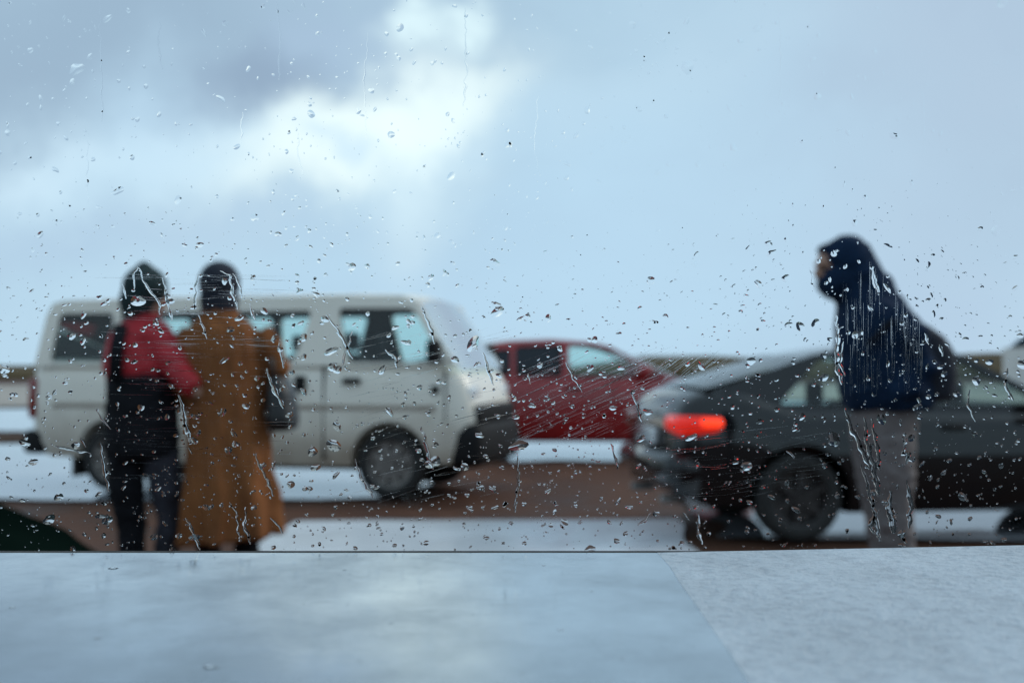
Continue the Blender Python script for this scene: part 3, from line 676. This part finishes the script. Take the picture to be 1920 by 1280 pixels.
def person_red():
    root = empty("person", (-1.72, 5.3, 0)); tag(root, "person in red jacket and black trousers seen from behind, arm reaching right", "person")
    hc = (.01, .02, 1.56)
    face = (.75, .6, -.1)
    bm = bmesh.new()
    torso_skin(bm, (0, 0, .88), (-.02, .0, 1.26), (-.005, .01, 1.43), hc); head(bm, hc, face, .98)
    leg_skin(bm, (-.085, 0, .86), (-.045, .02, .47), (-.03, -.04, .09)); leg_skin(bm, (.085, 0, .86), (.11, .05, .47), (.07, .10, .09))
    arm_skin(bm, (.08, .0, 1.37), (.14, -.05, 1.27), (.215, -.12, 1.19)); arm_skin(bm, (-.11, .0, 1.34), (-.12, .08, 1.10), (-.07, .24, .98))
    hand(bm, (.22, -.12, 1.185), (.7, -.35, -.72), (0, 1, 0), .82); hand(bm, (-.07, .245, .98), (.5, .8, .1), (1, 0, 0), .9)
    obj("body", fused(bm, .008, 3), M["skin"], root); eyes(hc, face, root)
    bm = bmesh.new()                                                        # short red jacket
    rings = [ellipse_ring(-.005, 0, 1.15, .145, .125), ellipse_ring(-.02, 0, 1.22, .148, .13), ellipse_ring(-.03, 0, 1.30, .145, .13), ellipse_ring(-.02, 0, 1.385, .125, .11), ellipse_ring(-.005, .01, 1.44, .075, .075), ellipse_ring(0, .01, 1.475, .072, .075)]
    loft(bm, rings)
    tube(bm, [(.05, 0, 1.40), (.09, -.02, 1.35), (.135, -.05, 1.28), (.19, -.09, 1.22), (.235, -.125, 1.17), (.285, -.15, 1.12)], [.07, .072, .07, .064, .06, .05], 14)
    tube(bm, [(-.095, 0, 1.37), (-.135, .02, 1.25), (-.13, .07, 1.10), (-.10, .17, 1.02), (-.07, .24, .985)], [.06, .06, .056, .05, .042], 14)
    jk = obj("jacket", fused(bm, .011, 4, .5, .007, (9, 9, 20)), M["red_cloth"], root)
    bm = bmesh.new()                                                        # dark strap over the back
    tube(bm, [(-.06, -.12, 1.42), (-.075, -.142, 1.30), (-.08, -.140, 1.16)], [.032, .032, .032], 8, .25, up=Vector((0, 1, 0)))
    obj("bag_strap", bm, M["black_cloth"], root)
    bm = bmesh.new()                                                        # dark hip-length skirt of the coat and trousers
    loft(bm, [ellipse_ring(.0, 0, .82, .165, .135), ellipse_ring(.0, 0, .92, .172, .14), ellipse_ring(-.0, 0, 1.05, .165, .14), ellipse_ring(-.005, 0, 1.19, .156, .138)])
    obj("waist_wrap", fused(bm, .012, 3, .5, .008, (10, 10, 14)), M["black_cloth"], root)
    bm = bmesh.new()
    tube(bm, [(-.08, 0, .88), (-.07, .0, .66), (-.05, .015, .47), (-.04, -.01, .28), (-.03, -.04, .10)], [.095, .085, .068, .062, .055], 14)
    loft(bm, [ellipse_ring(0, 0, .80, .15, .12), ellipse_ring(0, 0, .95, .155, .125)])
    tl = obj("trousers", fused(bm, .012, 3, .5, .009, (11, 11, 20)), M["black_cloth"], root)
    bm = bmesh.new(); tube(bm, [(.085, 0, .84), (.105, .03, .64), (.115, .05, .47), (.09, .075, .28), (.07, .10, .10)], [.088, .075, .058, .054, .05], 14)
    o = obj("trouser_leg", fused(bm, .012, 3, .5, .009, (11, 11, 20)), M["highlit_cloth"], root)  # same trousers, this leg coloured paler to show its highlight
    bm = bmesh.new()                                                        # hat over hair
    c = Vector(hc); ball(bm, c + Vector((-.005, -.012, .04)), (.105, .105, .10)); ball(bm, c + Vector((-.035, -.045, -.03)), (.08, .07, .10)); ball(bm, c + Vector((-.01, -.01, .135)), (.035, .035, .025))
    obj("knit_hat", fused(bm, .011, 4), M["teal_knit"], root)
    boot(root, (-.03, -.04, .09), (.1, 1, 0)); boot(root, (.07, .10, .09), (.2, 1, 0))
def person_coat():
    root = empty("person", (-1.335, 5.3, 0)); tag(root, "person in long camel coat and dark hat seen from behind", "person")
    hc = (-.035, .02, 1.585); face = (-.25, .95, -.05)
    bm = bmesh.new()
    torso_skin(bm, (0, 0, .90), (0, 0, 1.28), (-.02, .01, 1.44), hc); head(bm, hc, face, .98)
    leg_skin(bm, (-.085, 0, .88), (-.07, .03, .48), (-.06, -.05, .09)); leg_skin(bm, (.085, 0, .88), (.10, .05, .48), (.09, .09, .09))
    arm_skin(bm, (.17, 0, 1.36), (.225, .02, 1.24), (.21, .06, 1.02)); arm_skin(bm, (-.17, 0, 1.36), (-.215, .02, 1.14), (-.17, .15, 1.02))
    hand(bm, (.21, .06, 1.015), (.02, .1, -1), (-1, 0, 0), .9); hand(bm, (-.17, .155, 1.02), (.4, .8, 0), (0, 0, -1), .9)
    obj("body", fused(bm, .008, 3), M["skin"], root)
    bm = bmesh.new()                                                        # coat: flared skirt, narrow shoulders
    R_ = [(.035, .43, .225, .185, -.10), (.03, .55, .215, .175, -.05), (.02, .70, .20, .165, 0), (.01, .90, .188, .155, 0), (0, 1.05, .182, .148, 0), (-.005, 1.18, .185, .145, 0), (-.01, 1.30, .195, .14, 0), (-.015, 1.40, .165, .115, 0), (-.022, 1.455, .085, .085, 0), (-.025, 1.50, .078, .08, 0)]
    rings = []
    for i, (cx, z, rx, ry, tl) in enumerate(R_):
        ring = ellipse_ring(cx, 0, z, rx, ry, 40, -tl)
        fold = max(0, (1.05 - z)) * .05
        rings.append([p + Vector((math.cos(k * 2 * math.pi / 40), math.sin(k * 2 * math.pi / 40), 0)) * fold * math.sin(k * 2 * math.pi / 40 * 7 + 1) for k, p in enumerate(ring)])
    loft(bm, rings)
    tube(bm, [(.155, 0, 1.385), (.205, .005, 1.31), (.245, .015, 1.21), (.24, .04, 1.10), (.215, .06, 1.03)], [.066, .066, .062, .054, .048], 14)
    tube(bm, [(-.14, 0, 1.385), (-.20, .0, 1.27), (-.22, .02, 1.14), (-.20, .09, 1.06), (-.17, .15, 1.02)], [.066, .068, .062, .054, .046], 14)
    obj("long_coat", fused(bm, .011, 3, .5, .012, (13, 13, 4)), M["camel"], root)
    bm = bmesh.new()
    tube(bm, [(-.08, 0, .9), (-.075, .02, .5), (-.06, -.05, .12)], [.085, .06, .05], 12); tube(bm, [(.08, 0, .9), (.095, .04, .5), (.09, .09, .12)], [.085, .06, .05], 12)
    obj("trousers", fused(bm, .012, 3, .5, .009, (11, 11, 20)), M["black_cloth"], root)
    c = Vector(hc); bm = bmesh.new(); ball(bm, c + Vector((.003, -.012, .035)), (.098, .108, .102)); tube(bm, [c + Vector((.005, -.02, -.11)), c + Vector((.003, -.015, -.03)), c + Vector((.003, -.012, .03))], [.085, .093, .098], 16)
    obj("dark_hat", fused(bm, .011, 4), M["navy_knit"], root)
    boot(root, (-.06, -.05, .09), (-.05, 1, 0), top=.28); boot(root, (.09, .09, .09), (.1, 1, 0), top=.28)
    # handbag on the right arm
    bag = empty("handbag", (-1.335 + .255, 5.33, .95)); tag(bag, "black handbag hanging from the camel coat person's right arm", "handbag")
    bm = bmesh.new(); loft(bm, [ellipse_ring(.01, 0, -.02, .055, .12, 20, 0, .5), ellipse_ring(.01, 0, .03, .065, .14, 20, 0, .5), ellipse_ring(0, 0, .16, .058, .12, 20, 0, .5), ellipse_ring(-.01, 0, .235, .03, .10, 20, 0, .5)])
    obj("pouch", fused(bm, .012, 3), M["black_leather"], bag)
    bm = bmesh.new(); tube(bm, [(-.01, -.085, .20), (-.03, -.08, .31), (-.04, .0, .37), (-.03, .08, .31), (-.01, .085, .20)], .011, 8); obj("handle", bm, M["black_leather"], bag)
def person_hood():
    root = empty("person", (1.77, 5.4, 0)); tag(root, "person in navy hooded jacket and taupe trousers facing left by the saloon car", "person")
    X = lambda px: (px - 960) / FPX * 5.4 - 1.77
    Z = lambda py: CAM_H + (690 - py) / FPX * 5.4
    hc = (X(1572), 0, Z(500)); face = (-1, -.12, -.22)
    bm = bmesh.new()
    torso_skin(bm, (X(1665), 0, .92), (X(1650), 0, 1.32), (X(1608), 0, 1.58), hc); head(bm, hc, face, 1.06)
    leg_skin(bm, (X(1660), -.09, .92), (X(1655), -.08, .50), (X(1672), -.07, .09)); leg_skin(bm, (X(1640), .09, .92), (X(1650), .09, .50), (X(1690), .12, .09))
    arm_skin(bm, (X(1655), -.17, 1.46), (X(1700), -.20, 1.22), (X(1650), -.15, 1.10)); arm_skin(bm, (X(1640), .17, 1.46), (X(1690), .20, 1.2), (X(1650), .15, 1.10))
    hand(bm, (X(1648), -.15, 1.10), (-.7, .3, -.1), (0, 1, 0), .95); hand(bm, (X(1648), .15, 1.10), (-.7, -.3, -.1), (0, -1, 0), .95)
    obj("body", fused(bm, .008, 3), M["skin"], root); eyes(hc, face, root, 1.06)
    bm = bmesh.new()
    prof = [(768, 1590, 1742, .19), (750, 1580, 1750, .215), (715, 1573, 1750, .225), (680, 1569, 1745, .23), (640, 1567, 1730, .235), (605, 1567, 1706, .225), (575, 1571, 1684, .19), (550, 1566, 1664, .14), (530, 1556, 1650, .115)]
    loft(bm, [ellipse_ring((X(a) + X(b)) / 2, 0, Z(y), (X(b) - X(a)) / 2, ry, 24) for y, a, b, ry in prof])
    # hood drawn forward around the face
    for cx, cy_, rx, rz, ry in ((1590, 488, 47, 48, .13), (1574, 478, 34, 30, .115), (1578, 528, 44, 38, .12), (1612, 520, 46, 48, .13), (1630, 552, 52, 50, .14), (1648, 585, 52, 50, .16)):
        ball(bm, (X(cx), 0, Z(cy_)), (rx / FPX * 5.4, ry, rz / FPX * 5.4), 20)
    ball(bm, (X(1560), 0, Z(522)), (.058, .092, .058), 16)
    ball(bm, (X(1556), 0, Z(468)), (.06, .085, .03), 16)
    for sgn in (-1, 1):
        tube(bm, [(X(1652), sgn * .17, Z(592)), (X(1685), sgn * .21, Z(635)), (X(1706), sgn * .22, Z(690)), (X(1685), sgn * .215, Z(722)), (X(1645), sgn * .18, Z(735))], [.075, .078, .07, .064, .06], 14)
    obj("hooded_jacket", fused(bm, .012, 4, .5, .007, (8, 8, 14)), M["navy_shell"], root)
    bm = bmesh.new()                                                         # trousers
    loft(bm, [ellipse_ring((X(1598) + X(1712)) / 2, 0, z, (X(1712) - X(1598)) / 2 + e, .165, 20) for z, e in ((.86, 0), (.95, .01), (1.08, .0))])
    tube(bm, [(X(1660), -.08, .90), (X(1662), -.085, .70), (X(1664), -.08, .50), (X(1674), -.075, .28), (X(1680), -.07, .09)], [.108, .098, .088, .080, .078], 16)
    tube(bm, [(X(1645), .09, .90), (X(1650), .09, .70), (X(1660), .09, .50), (X(1678), .105, .28), (X(1690), .12, .09)], [.105, .09, .076, .070, .068], 16)
    obj("trousers", fused(bm, .012, 3, .5, .009, (11, 11, 20)), M["taupe"], root)
    boot(root, (X(1678), -.07, .09), (-1, -.1, 0), "shoe"); boot(root, (X(1688), .12, .09), (-1, .1, 0), "shoe")
    # dark rucksack low on the back
    bag = empty("rucksack", (1.77 + X(1750), 5.4, 1.03)); tag(bag, "black rucksack slung low on the hooded person's back", "rucksack")
    bm = bmesh.new()
    bx = lambda px: X(px) - X(1750)
    bz = lambda py: Z(py) - 1.03
    loft(bm, [ellipse_ring((bx(a) + bx(b)) / 2, 0, bz(y), (bx(b) - bx(a)) / 2, ry, 24, 0, .7) for y, a, b, ry in ((752, 1712, 1768, .12), (738, 1700, 1780, .15), (700, 1700, 1785, .16), (660, 1690, 1780, .16), (632, 1680, 1762, .15), (612, 1670, 1735, .13), (598, 1665, 1712, .09))])
    pk = obj("pack", fused(bm, .013, 3), M["navy_knit"], bag)
    for s in (-.1, .1):
        bm = bmesh.new(); tube(bm, [(-.12, s, .34), (-.18, s * 1.8, .40), (-.28, s * 2.35, .40), (-.38, s * 2.4, .30)], [.02] * 4, 8, .4); obj("strap", bm, M["black_cloth"], bag)
person_red(); person_coat(); person_hood()

# ------------------------------------------------------------------ window ledge, wall and frame
def ledge_mat(name, c0, c1, rough, rough1, bump, bscale, fine, metal=0.0):
    m, nt, out = mat(name); p = N(nt, "ShaderNodeBsdfPrincipled"); L = nt.links.new
    tc = N(nt, "ShaderNodeTexCoord"); mp = N(nt, "ShaderNodeMapping"); mp.inputs["Scale"].default_value = (1, .7, 1); L(tc.outputs["Object"], mp.inputs[0])
    a = N(nt, "ShaderNodeTexNoise", Scale=22.0, Detail=8.0, Roughness=.62); L(mp.outputs[0], a.inputs["Vector"])
    base = ramp(nt, a.outputs[0], [(0.32, c0), (0.68, c1)])
    mr = N(nt, "ShaderNodeMapRange"); mr.inputs["From Min"].default_value = .35; mr.inputs["From Max"].default_value = .65; mr.inputs["To Min"].default_value = rough; mr.inputs["To Max"].default_value = rough1
    L(a.outputs[0], mr.inputs[0]); L(mr.outputs[0], p.inputs["Roughness"])
    b = N(nt, "ShaderNodeTexNoise", Scale=bscale, Detail=4.0, Roughness=.6); L(tc.outputs["Object"], b.inputs["Vector"])
    c = N(nt, "ShaderNodeTexNoise", Scale=fine, Detail=3.0); L(tc.outputs["Object"], c.inputs["Vector"])
    ad = N(nt, "ShaderNodeMath", operation='MULTIPLY_ADD'); L(c.outputs[0], ad.inputs[0]); ad.inputs[1].default_value = .35; L(b.outputs[0], ad.inputs[2])
    pit = ramp(nt, b.outputs[0], [(0.30, (.70, .70, .72)), (0.55, (1, 1, 1))])
    mu = N(nt, "ShaderNodeMix", data_type='RGBA', blend_type='MULTIPLY'); mu.inputs[0].default_value = min(1.0, bump); L(base, mu.inputs[6]); L(pit, mu.inputs[7]); L(mu.outputs[2], p.inputs["Base Color"])
    bp = N(nt, "ShaderNodeBump", Strength=bump, Distance=0.002); L(ad.outputs[0], bp.inputs["Height"]); L(bp.outputs[0], p.inputs["Normal"])
    p.inputs["IOR"].default_value = 1.5; p.inputs["Metallic"].default_value = metal
    L(p.outputs[0], out.inputs[0]); return m
M["ledge_smooth"] = ledge_mat("smooth_dulled_metal", (0.46, 0.51, 0.555), (0.27, 0.305, 0.335), .12, .24, .035, 60, 500, .85)
M["ledge_rough"] = ledge_mat("pitted_pale_stone", (0.54, 0.59, 0.64), (0.43, 0.47, 0.51), .36, .55, .85, 240, 800)
M["plaster"] = surf("grey_render", (0.35, 0.34, 0.33), (0.27, 0.26, 0.25), rough=.9, scale=4, bump=.4, bscale=60)
M["frame"] = surf("dark_window_frame", (0.03, 0.03, 0.032), (0.02, 0.02, 0.022), rough=.5, scale=9)
SILL_Z = at(960, 1035, PANE_Y).z
def slab(name, corners, z, th, m, label, tilt=0.0):
    bm = bmesh.new()
    top = [bm.verts.new((x, y, z + tilt * max(0, x - .0545))) for x, y in corners]; bot = [bm.verts.new((x, y, z - th)) for x, y in corners]
    bm.faces.new(top); bm.faces.new(list(reversed(bot)))
    n = len(corners)
    for i in range(n): bm.faces.new((top[i], bot[i], bot[(i + 1) % n], top[(i + 1) % n]))
    bmesh.ops.recalc_face_normals(bm, faces=bm.faces[:])
    es = [e for e in bm.edges if all(v in top for v in e.verts)]
    bmesh.ops.bevel(bm, geom=es, offset=.00012, segments=2, affect='EDGES', profile=.5)
    return tag(obj(name, bm, m, None, False), label, "ledge", "slabs of the window ledge")
JX = .0545
# the joint wanders a little, as a hand-laid one does
GAP = .0009
joint = [(JX, PANE_Y - GAP), (JX + .0006, .40), (JX - .0003, .37), (JX - .0008, .33), (JX - .0014, .29), (JX - .0022, .25), (JX - .0030, .20), (JX - .004, .10), (JX - .004, .02)]
smooth_slab = slab("ledge_slab", [(-1.1, PANE_Y - GAP)] + [(x + .0008, y) for x, y in joint] + [(-1.1, .02)], SILL_Z, .04, M["ledge_smooth"], "smooth grey ledge slab mirroring the clouds, left of the joint")
slab("ledge_slab", joint + [(1.1, .02), (1.1, PANE_Y - GAP)], SILL_Z + .0001, .042, M["ledge_rough"], "pitted pale ledge slab, right of the joint", .02)
bm = bmesh.new(); box(bm, -1.12, 1.12, .10, PANE_Y + .06, 0, SILL_Z - .0415); tag(obj("window_wall", bm, M["plaster"], None, False), "rendered wall under the window ledge", kind="structure")

# ------------------------------------------------------------------ the rain-covered pane
pane = empty("window_pane", (0, PANE_Y, SILL_Z)); tag(pane, "clear window glass covered in raindrops and water trails above the ledge", "window")
def glass_sheet():
    m, nt, out = mat("clear_float_glass"); t = N(nt, "ShaderNodeBsdfTransparent"); t.inputs[0].default_value = (.965, .975, .975, 1)
    nt.links.new(t.outputs[0], out.inputs[0])
    bm = bmesh.new(); box(bm, -1.05, 1.05, 0, .004, -.0003, .95)
    obj("glass_sheet", bm, m, pane, False)
    for x0, x1, z0, z1 in ((-1.12, -1.05, -.0, 1.02), (1.05, 1.12, 0.0, 1.02), (-1.05, 1.05, .95, 1.02)):
        bm = bmesh.new(); box(bm, x0, x1, -.03, .04, z0, z1, .004); obj("frame_rail", bm, M["frame"], pane, False)
    bm = bmesh.new(); box(bm, -1.05, 1.05, -.0006, .0062, -.0045, -.0004); obj("rubber_gasket", bm, M["rubber"], pane, False)
glass_sheet()
def water():
    m, nt, out = mat("rain_water"); g = N(nt, "ShaderNodeBsdfGlass"); g.inputs["IOR"].default_value = 1.333; g.inputs["Roughness"].default_value = 0.0
    nt.links.new(g.outputs[0], out.inputs[0]); return m
M["water"] = water()
OUT = .0042                                                                  # outer face of the glass
def pp(px, py):
    p = at(px, py, PANE_Y + .004); return Vector((p.x, p.z - SILL_Z))
PX = PANE_Y / FPX                                                            # one photograph pixel on the glass, in metres
def drop_geo(seed, segs=14, rings=3, thick=.42, irregular=.22):
    """flat-backed lens with an uneven outline: unit size, in the x-z plane, bulging to +y"""
    rnd = random.Random(seed)
    ph = [rnd.uniform(0, 6.28) for _ in range(4)]; am = [rnd.uniform(.3, 1) * irregular * k for k in (.6, .45, .3, .2)]
    V, F = [], []
    for i in range(rings):
        q = 1 - i / rings; q = math.sin(q * math.pi / 2) if False else q
        hgt = thick * (1 - q ** 2) ** 1.12
        for k in range(segs):
            a = k * 2 * math.pi / segs
            rr = 1 + sum(am[j] * math.cos((j + 1) * a + ph[j]) for j in range(4))
            rr = 1 + (rr - 1) * (q ** .5)
            V.append((math.cos(a) * rr * q, hgt, math.sin(a) * rr * q))
    V.append((0, thick, 0)); top = len(V) - 1
    for i in range(rings - 1):
        for k in range(segs):
            F.append((i * segs + k, (i + 1) * segs + k, (i + 1) * segs + (k + 1) % segs, i * segs + (k + 1) % segs))
    b = (rings - 1) * segs
    for k in range(segs): F.append((b + k, top, b + (k + 1) % segs))
    F.append(tuple(range(segs)))
    return V, F
def lens_mesh(name, V, F):
    me = bpy.data.meshes.new(name); me.from_pydata(V, [], F)
    bm = bmesh.new(); bm.from_mesh(me); bmesh.ops.recalc_face_normals(bm, faces=bm.faces[:])
    for f in bm.faces:
        f.smooth = len(f.verts) < 5
        if not f.smooth:
            for e in f.edges: e.smooth = False
    bm.to_mesh(me); bm.free()
    me.materials.append(M["water"]); return me
DROPS = [lens_mesh("raindrop", *drop_geo(s, 14, 3, (.10 + .16 * random.random()), .2 + .35 * random.random())) for s in range(16)]
rnd = random.Random(31)
def density(px, py):
    d = .30 + .70 * max(0, min(1, (py - 330) / 300))
    d *= .55 + .9 * abs(mnoise.noise(Vector((px * .006, py * .006, 2.0)))) * 1.6
    return d
spots = []
while len(spots) < 5600:
    px, py = rnd.uniform(-30, 1950), rnd.uniform(-20, 1032)
    if rnd.random() > density(px, py): continue
    r = min(12.5, math.exp(rnd.gauss(.50, .64)))                              # radius in photograph pixels
    el = 1 + abs(rnd.gauss(0, .55)) * (1 if r > 2 else .4)
    ang = rnd.gauss(22 if rnd.random() < .6 else -24, 22) if py > 380 else rnd.gauss(90, 40)
    if 1500 < px < 1800 and py > 440 and rnd.random() < .5: ang = rnd.gauss(80, 25)
    spots.append((r, px, py, el, ang))
spots.sort(reverse=True)
for i, (r, px, py, el, ang) in enumerate(spots[:290]):
    c = pp(px, py); s = r * PX
    o = bpy.data.objects.new("raindrop", DROPS[i % 16]); COL.objects.link(o); o.parent = pane
    o.location = (c.x, OUT, c.y); o.rotation_euler = (0, -R(ang), 0); o.scale = (s * el ** .6, s * rnd.uniform(.8, 1.2), s / el ** .5)
def small_drops():
    V, F = [], []
    shapes = [drop_geo(100 + s, 8, 2, .11 + .014 * s, .4) for s in range(12)]
    lst = [(pp(px, py), r * PX, el, ang) for r, px, py, el, ang in spots[290:]]
    for _ in range(8500):                                                    # the pane goes on outside the picture
        c = Vector((rnd.uniform(-.62, .62), rnd.uniform(.004, .46)))
        if abs(c.x) < .2 and c.y < .215: continue
        lst.append((c, min(11, math.exp(rnd.gauss(.55, .65))) * PX, 1 + abs(rnd.gauss(0, .5)), rnd.gauss(20, 30)))
    for c, s, el, ang in lst:
        v, f = shapes[rnd.randrange(12)]; o = len(V); ca, sa = math.cos(R(ang)), math.sin(R(ang))
        for x, y, z in v:
            x *= s * el ** .6; z *= s / el ** .5
            V.append((c.x + x * ca - z * sa, OUT + y * s, c.y + x * sa + z * ca))
        F += [tuple(o + k for k in q) for q in f]
    o = obj("drizzle", lens_mesh("drizzle", V, F), None, pane); o["kind"] = "stuff"
small_drops()
def ridge_geo(pts, widths, h, n=7):
    """a long low bead of water: domed cross-section along a wandering line"""
    V, F = [], []
    m = len(pts)
    for i, p in enumerate(pts):
        t = pts[min(i + 1, m - 1)] - pts[max(i - 1, 0)]; t.normalize(); s = Vector((-t.y, t.x)); w = widths[i]
        for k in range(n):
            u = -1 + 2 * k / (n - 1)
            q = p + s * (u * w)
            V.append((q.x, OUT + h * w * (1 - u * u) ** .9, q.y))
    for i in range(m - 1):
        for k in range(n - 1):
            a = i * n + k; F.append((a, a + 1, a + n + 1, a + n))
    back = [i * n for i in range(m)] + [i * n + n - 1 for i in range(m - 1, -1, -1)]
    F.append(tuple(back))
    return V, F
def trail(px_pts, wpx, h=.32, wob=4.0):
    pts = []
    for (a, b) in zip(px_pts, px_pts[1:]):
        k = max(3, int(math.dist(a, b) / 5))
        for t in range(k):
            x, y = a[0] + (b[0] - a[0]) * t / k, a[1] + (b[1] - a[1]) * t / k
            x += wob * mnoise.noise(Vector((x * .09, y * .09, 5))); y += wob * .6 * mnoise.noise(Vector((x * .09, y * .09, 15)))
            pts.append(pp(x, y))
    pts.append(pp(*px_pts[-1])); m = len(pts)
    ws = [wpx * PX * (.35 + .65 * min(1, i / (m * .4))) * (.8 + .7 * mnoise.noise(Vector((i * .4, wpx, px_pts[0][0])))) * (1 if i < m - 2 else .55) for i in range(m)]
    V, F = ridge_geo(pts, ws, h)
    o = obj("water_trail", lens_mesh("water_trail", V, F), None, pane)
for T in [([(250, 545), (252, 510), (258, 500)], 2.2), ([(258, 500), (268, 525), (285, 550), (298, 565), (300, 590)], 2.5), ([(303, 520), (310, 545), (318, 580), (322, 600)], 3), ([(230, 532), (236, 560)], 2.5),
          ([(372, 512), (366, 545), (364, 580)], 3), ([(412, 508), (430, 515), (436, 548), (446, 580)], 3), ([(438, 512), (450, 540), (452, 565)], 2.5),
          ([(468, 568), (474, 590), (478, 598)], 3), ([(372, 590), (380, 610), (388, 635)], 2.2), ([(500, 690), (510, 720), (524, 748), (532, 765)], 4.5), ([(524, 640), (527, 670), (532, 690)], 3),
          ([(335, 740), (342, 770), (350, 810), (357, 830)], 5), ([(352, 838), (360, 850)], 3), ([(180, 770), (196, 790), (207, 805)], 2.5), ([(188, 830), (192, 870), (204, 920)], 4),
          ([(508, 970), (522, 985), (530, 1000)], 3), ([(478, 850), (490, 880), (502, 900), (512, 930)], 3), ([(430, 940), (444, 965), (448, 1010)], 2.5), ([(462, 950), (458, 985), (470, 1020)], 4), ([(350, 970), (362, 1000), (376, 1030)], 4),
          ([(612, 590), (640, 628), (655, 660), (662, 672)], 3), ([(790, 575), (810, 620), (814, 642)], 3), ([(660, 620), (650, 655), (640, 690)], 2.5), ([(722, 655), (740, 670), (745, 690)], 4),
          ([(665, 860), (680, 900), (700, 932)], 3), ([(790, 800), (800, 840), (812, 880)], 4), ([(905, 660), (918, 700), (924, 720)], 4), ([(1060, 680), (1075, 710), (1092, 735)], 2.5), ([(990, 700), (994, 720)], 2.5),
          ([(970, 850), (972, 900), (965, 960)], 3), ([(1145, 830), (1155, 860), (1158, 880)], 3), ([(1185, 735), (1196, 765), (1204, 790)], 4),
          ([(100, 835), (130, 842), (170, 850)], 2.5), ([(150, 820), (160, 838)], 3),
          ([(1636, 505), (1640, 530), (1648, 548)], 5), ([(1568, 590), (1572, 640), (1570, 690), (1580, 720)], 5), ([(1580, 640), (1576, 680), (1584, 705)], 3),
          ([(1735, 625), (1742, 645)], 4), ([(1762, 645), (1768, 668)], 4), ([(1520, 505), (1524, 530), (1530, 540)], 2.5),
          ([(1585, 765), (1600, 810), (1620, 850), (1632, 880)], 6), ([(1622, 782), (1626, 830), (1640, 880), (1648, 930)], 6), ([(1634, 785), (1644, 830), (1650, 880)], 5), ([(1700, 820), (1694, 850), (1706, 850), (1698, 870)], 5),
          ([(1615, 870), (1630, 920), (1640, 960), (1650, 1015)], 5), ([(1672, 920), (1668, 950), (1676, 1000)], 9), ([(1700, 900), (1708, 940), (1704, 990)], 6), ([(1638, 960), (1634, 990), (1640, 1000)], 6), ([(1690, 1000), (1700, 1018)], 5),
          ([(1310, 960), (1308, 990), (1316, 1020)], 4), ([(1280, 960), (1292, 975)], 3), ([(1475, 845), (1490, 858)], 3), ([(1220, 960), (1210, 975), (1196, 985)], 3), ([(1818, 730), (1816, 760), (1830, 790)], 3), ([(1890, 690), (1886, 720), (1900, 750)], 4)]:
    trail(*T)
def old_runs():
    """faint vertical dried runs over the sky part of the pane"""
    for px, y0, y1 in ((186, 0, 230), (300, 40, 130), (165, 250, 380), (455, 210, 270), (562, 250, 330), (870, 10, 200), (1008, 180, 330), (1460, 0, 190), (520, 0, 150), (690, 60, 260), (1735, 60, 300)):
        trail([(px, y0), (px + rnd.uniform(-8, 8), (y0 + y1) / 2), (px + rnd.uniform(-6, 10), y1)], 1.6, .12, 5)
old_runs()
def smears():
    """hair-thin ridges of the water film left by wind and wiping: level over the couple, slanting over the red car, upright over the hooded person"""
    V, F = [], []
    def add(cx, cy, ang, ln, w, h):
        d = Vector((math.cos(R(ang)), -math.sin(R(ang)))); k = max(3, int(ln / 22))
        ph = rnd.uniform(0, 100); pts = []
        for i in range(k + 1):
            t = (i / k - .5) * ln
            pts.append(pp(cx + d.x * t, cy + d.y * t + 1.6 * mnoise.noise(Vector((t * .02, ph, 0)))))
        ws = [w * PX * (.25 + .75 * math.sin(math.pi * (i + .3) / (k + .6))) for i in range(k + 1)]
        v, f = ridge_geo(pts, ws, h, 3); o = len(V); V.extend(v); F.extend(tuple(o + q for q in g) for g in f)
    W = lambda: (rnd.uniform(.15, .38), rnd.choice((.05, .07, .09, .12, .16, .24)))
    for _ in range(260): add(rnd.uniform(235, 520), rnd.uniform(510, 900), rnd.gauss(-1, 1.6), rnd.uniform(30, 150), *W())
    for _ in range(240): add(rnd.uniform(985, 1220), rnd.uniform(665, 812), rnd.gauss(24, 2.5), rnd.uniform(30, 120), *W())
    for _ in range(45): add(rnd.uniform(1240, 1360), rnd.uniform(668, 705), rnd.gauss(38, 4), rnd.uniform(20, 50), *W())
    for _ in range(150): add(rnd.uniform(680, 940), rnd.uniform(620, 940), rnd.gauss(14, 4), rnd.uniform(20, 90), *W())
    for _ in range(150):
        px = rnd.uniform(1580, 1730); lo = 480 + max(0, px - 1630) * 1.1
        add(px, rnd.uniform(lo + 35, 720), rnd.gauss(90, 1.2), rnd.uniform(30, 90), *W())
    for _ in range(90): add(rnd.uniform(1230, 1530), rnd.uniform(800, 930), rnd.gauss(6, 4), rnd.uniform(30, 110), *W())
    o = obj("film_streak", lens_mesh("film_streak", V, F), None, pane); o["kind"] = "stuff"
smears()

def ledge_beads():
    V, F = [], []; shapes = [drop_geo(300 + k, 8, 2, .22, .5) for k in range(8)]
    for _ in range(110):
        x, y, r = rnd.uniform(-.3, JX - .01), rnd.uniform(.18, PANE_Y - .006), min(.0016, .00022 * math.exp(rnd.gauss(.4, .6)))
        v, f = shapes[rnd.randrange(8)]; o = len(V)
        V.extend((x + a * r * 1.3, y + c * r, SILL_Z + .00006 + b * r) for a, b, c in v); F.extend(tuple(o + q for q in g) for g in f)
    o = obj("spatter", lens_mesh("spatter", V, F), None, smooth_slab); o["kind"] = "stuff"
ledge_beads()
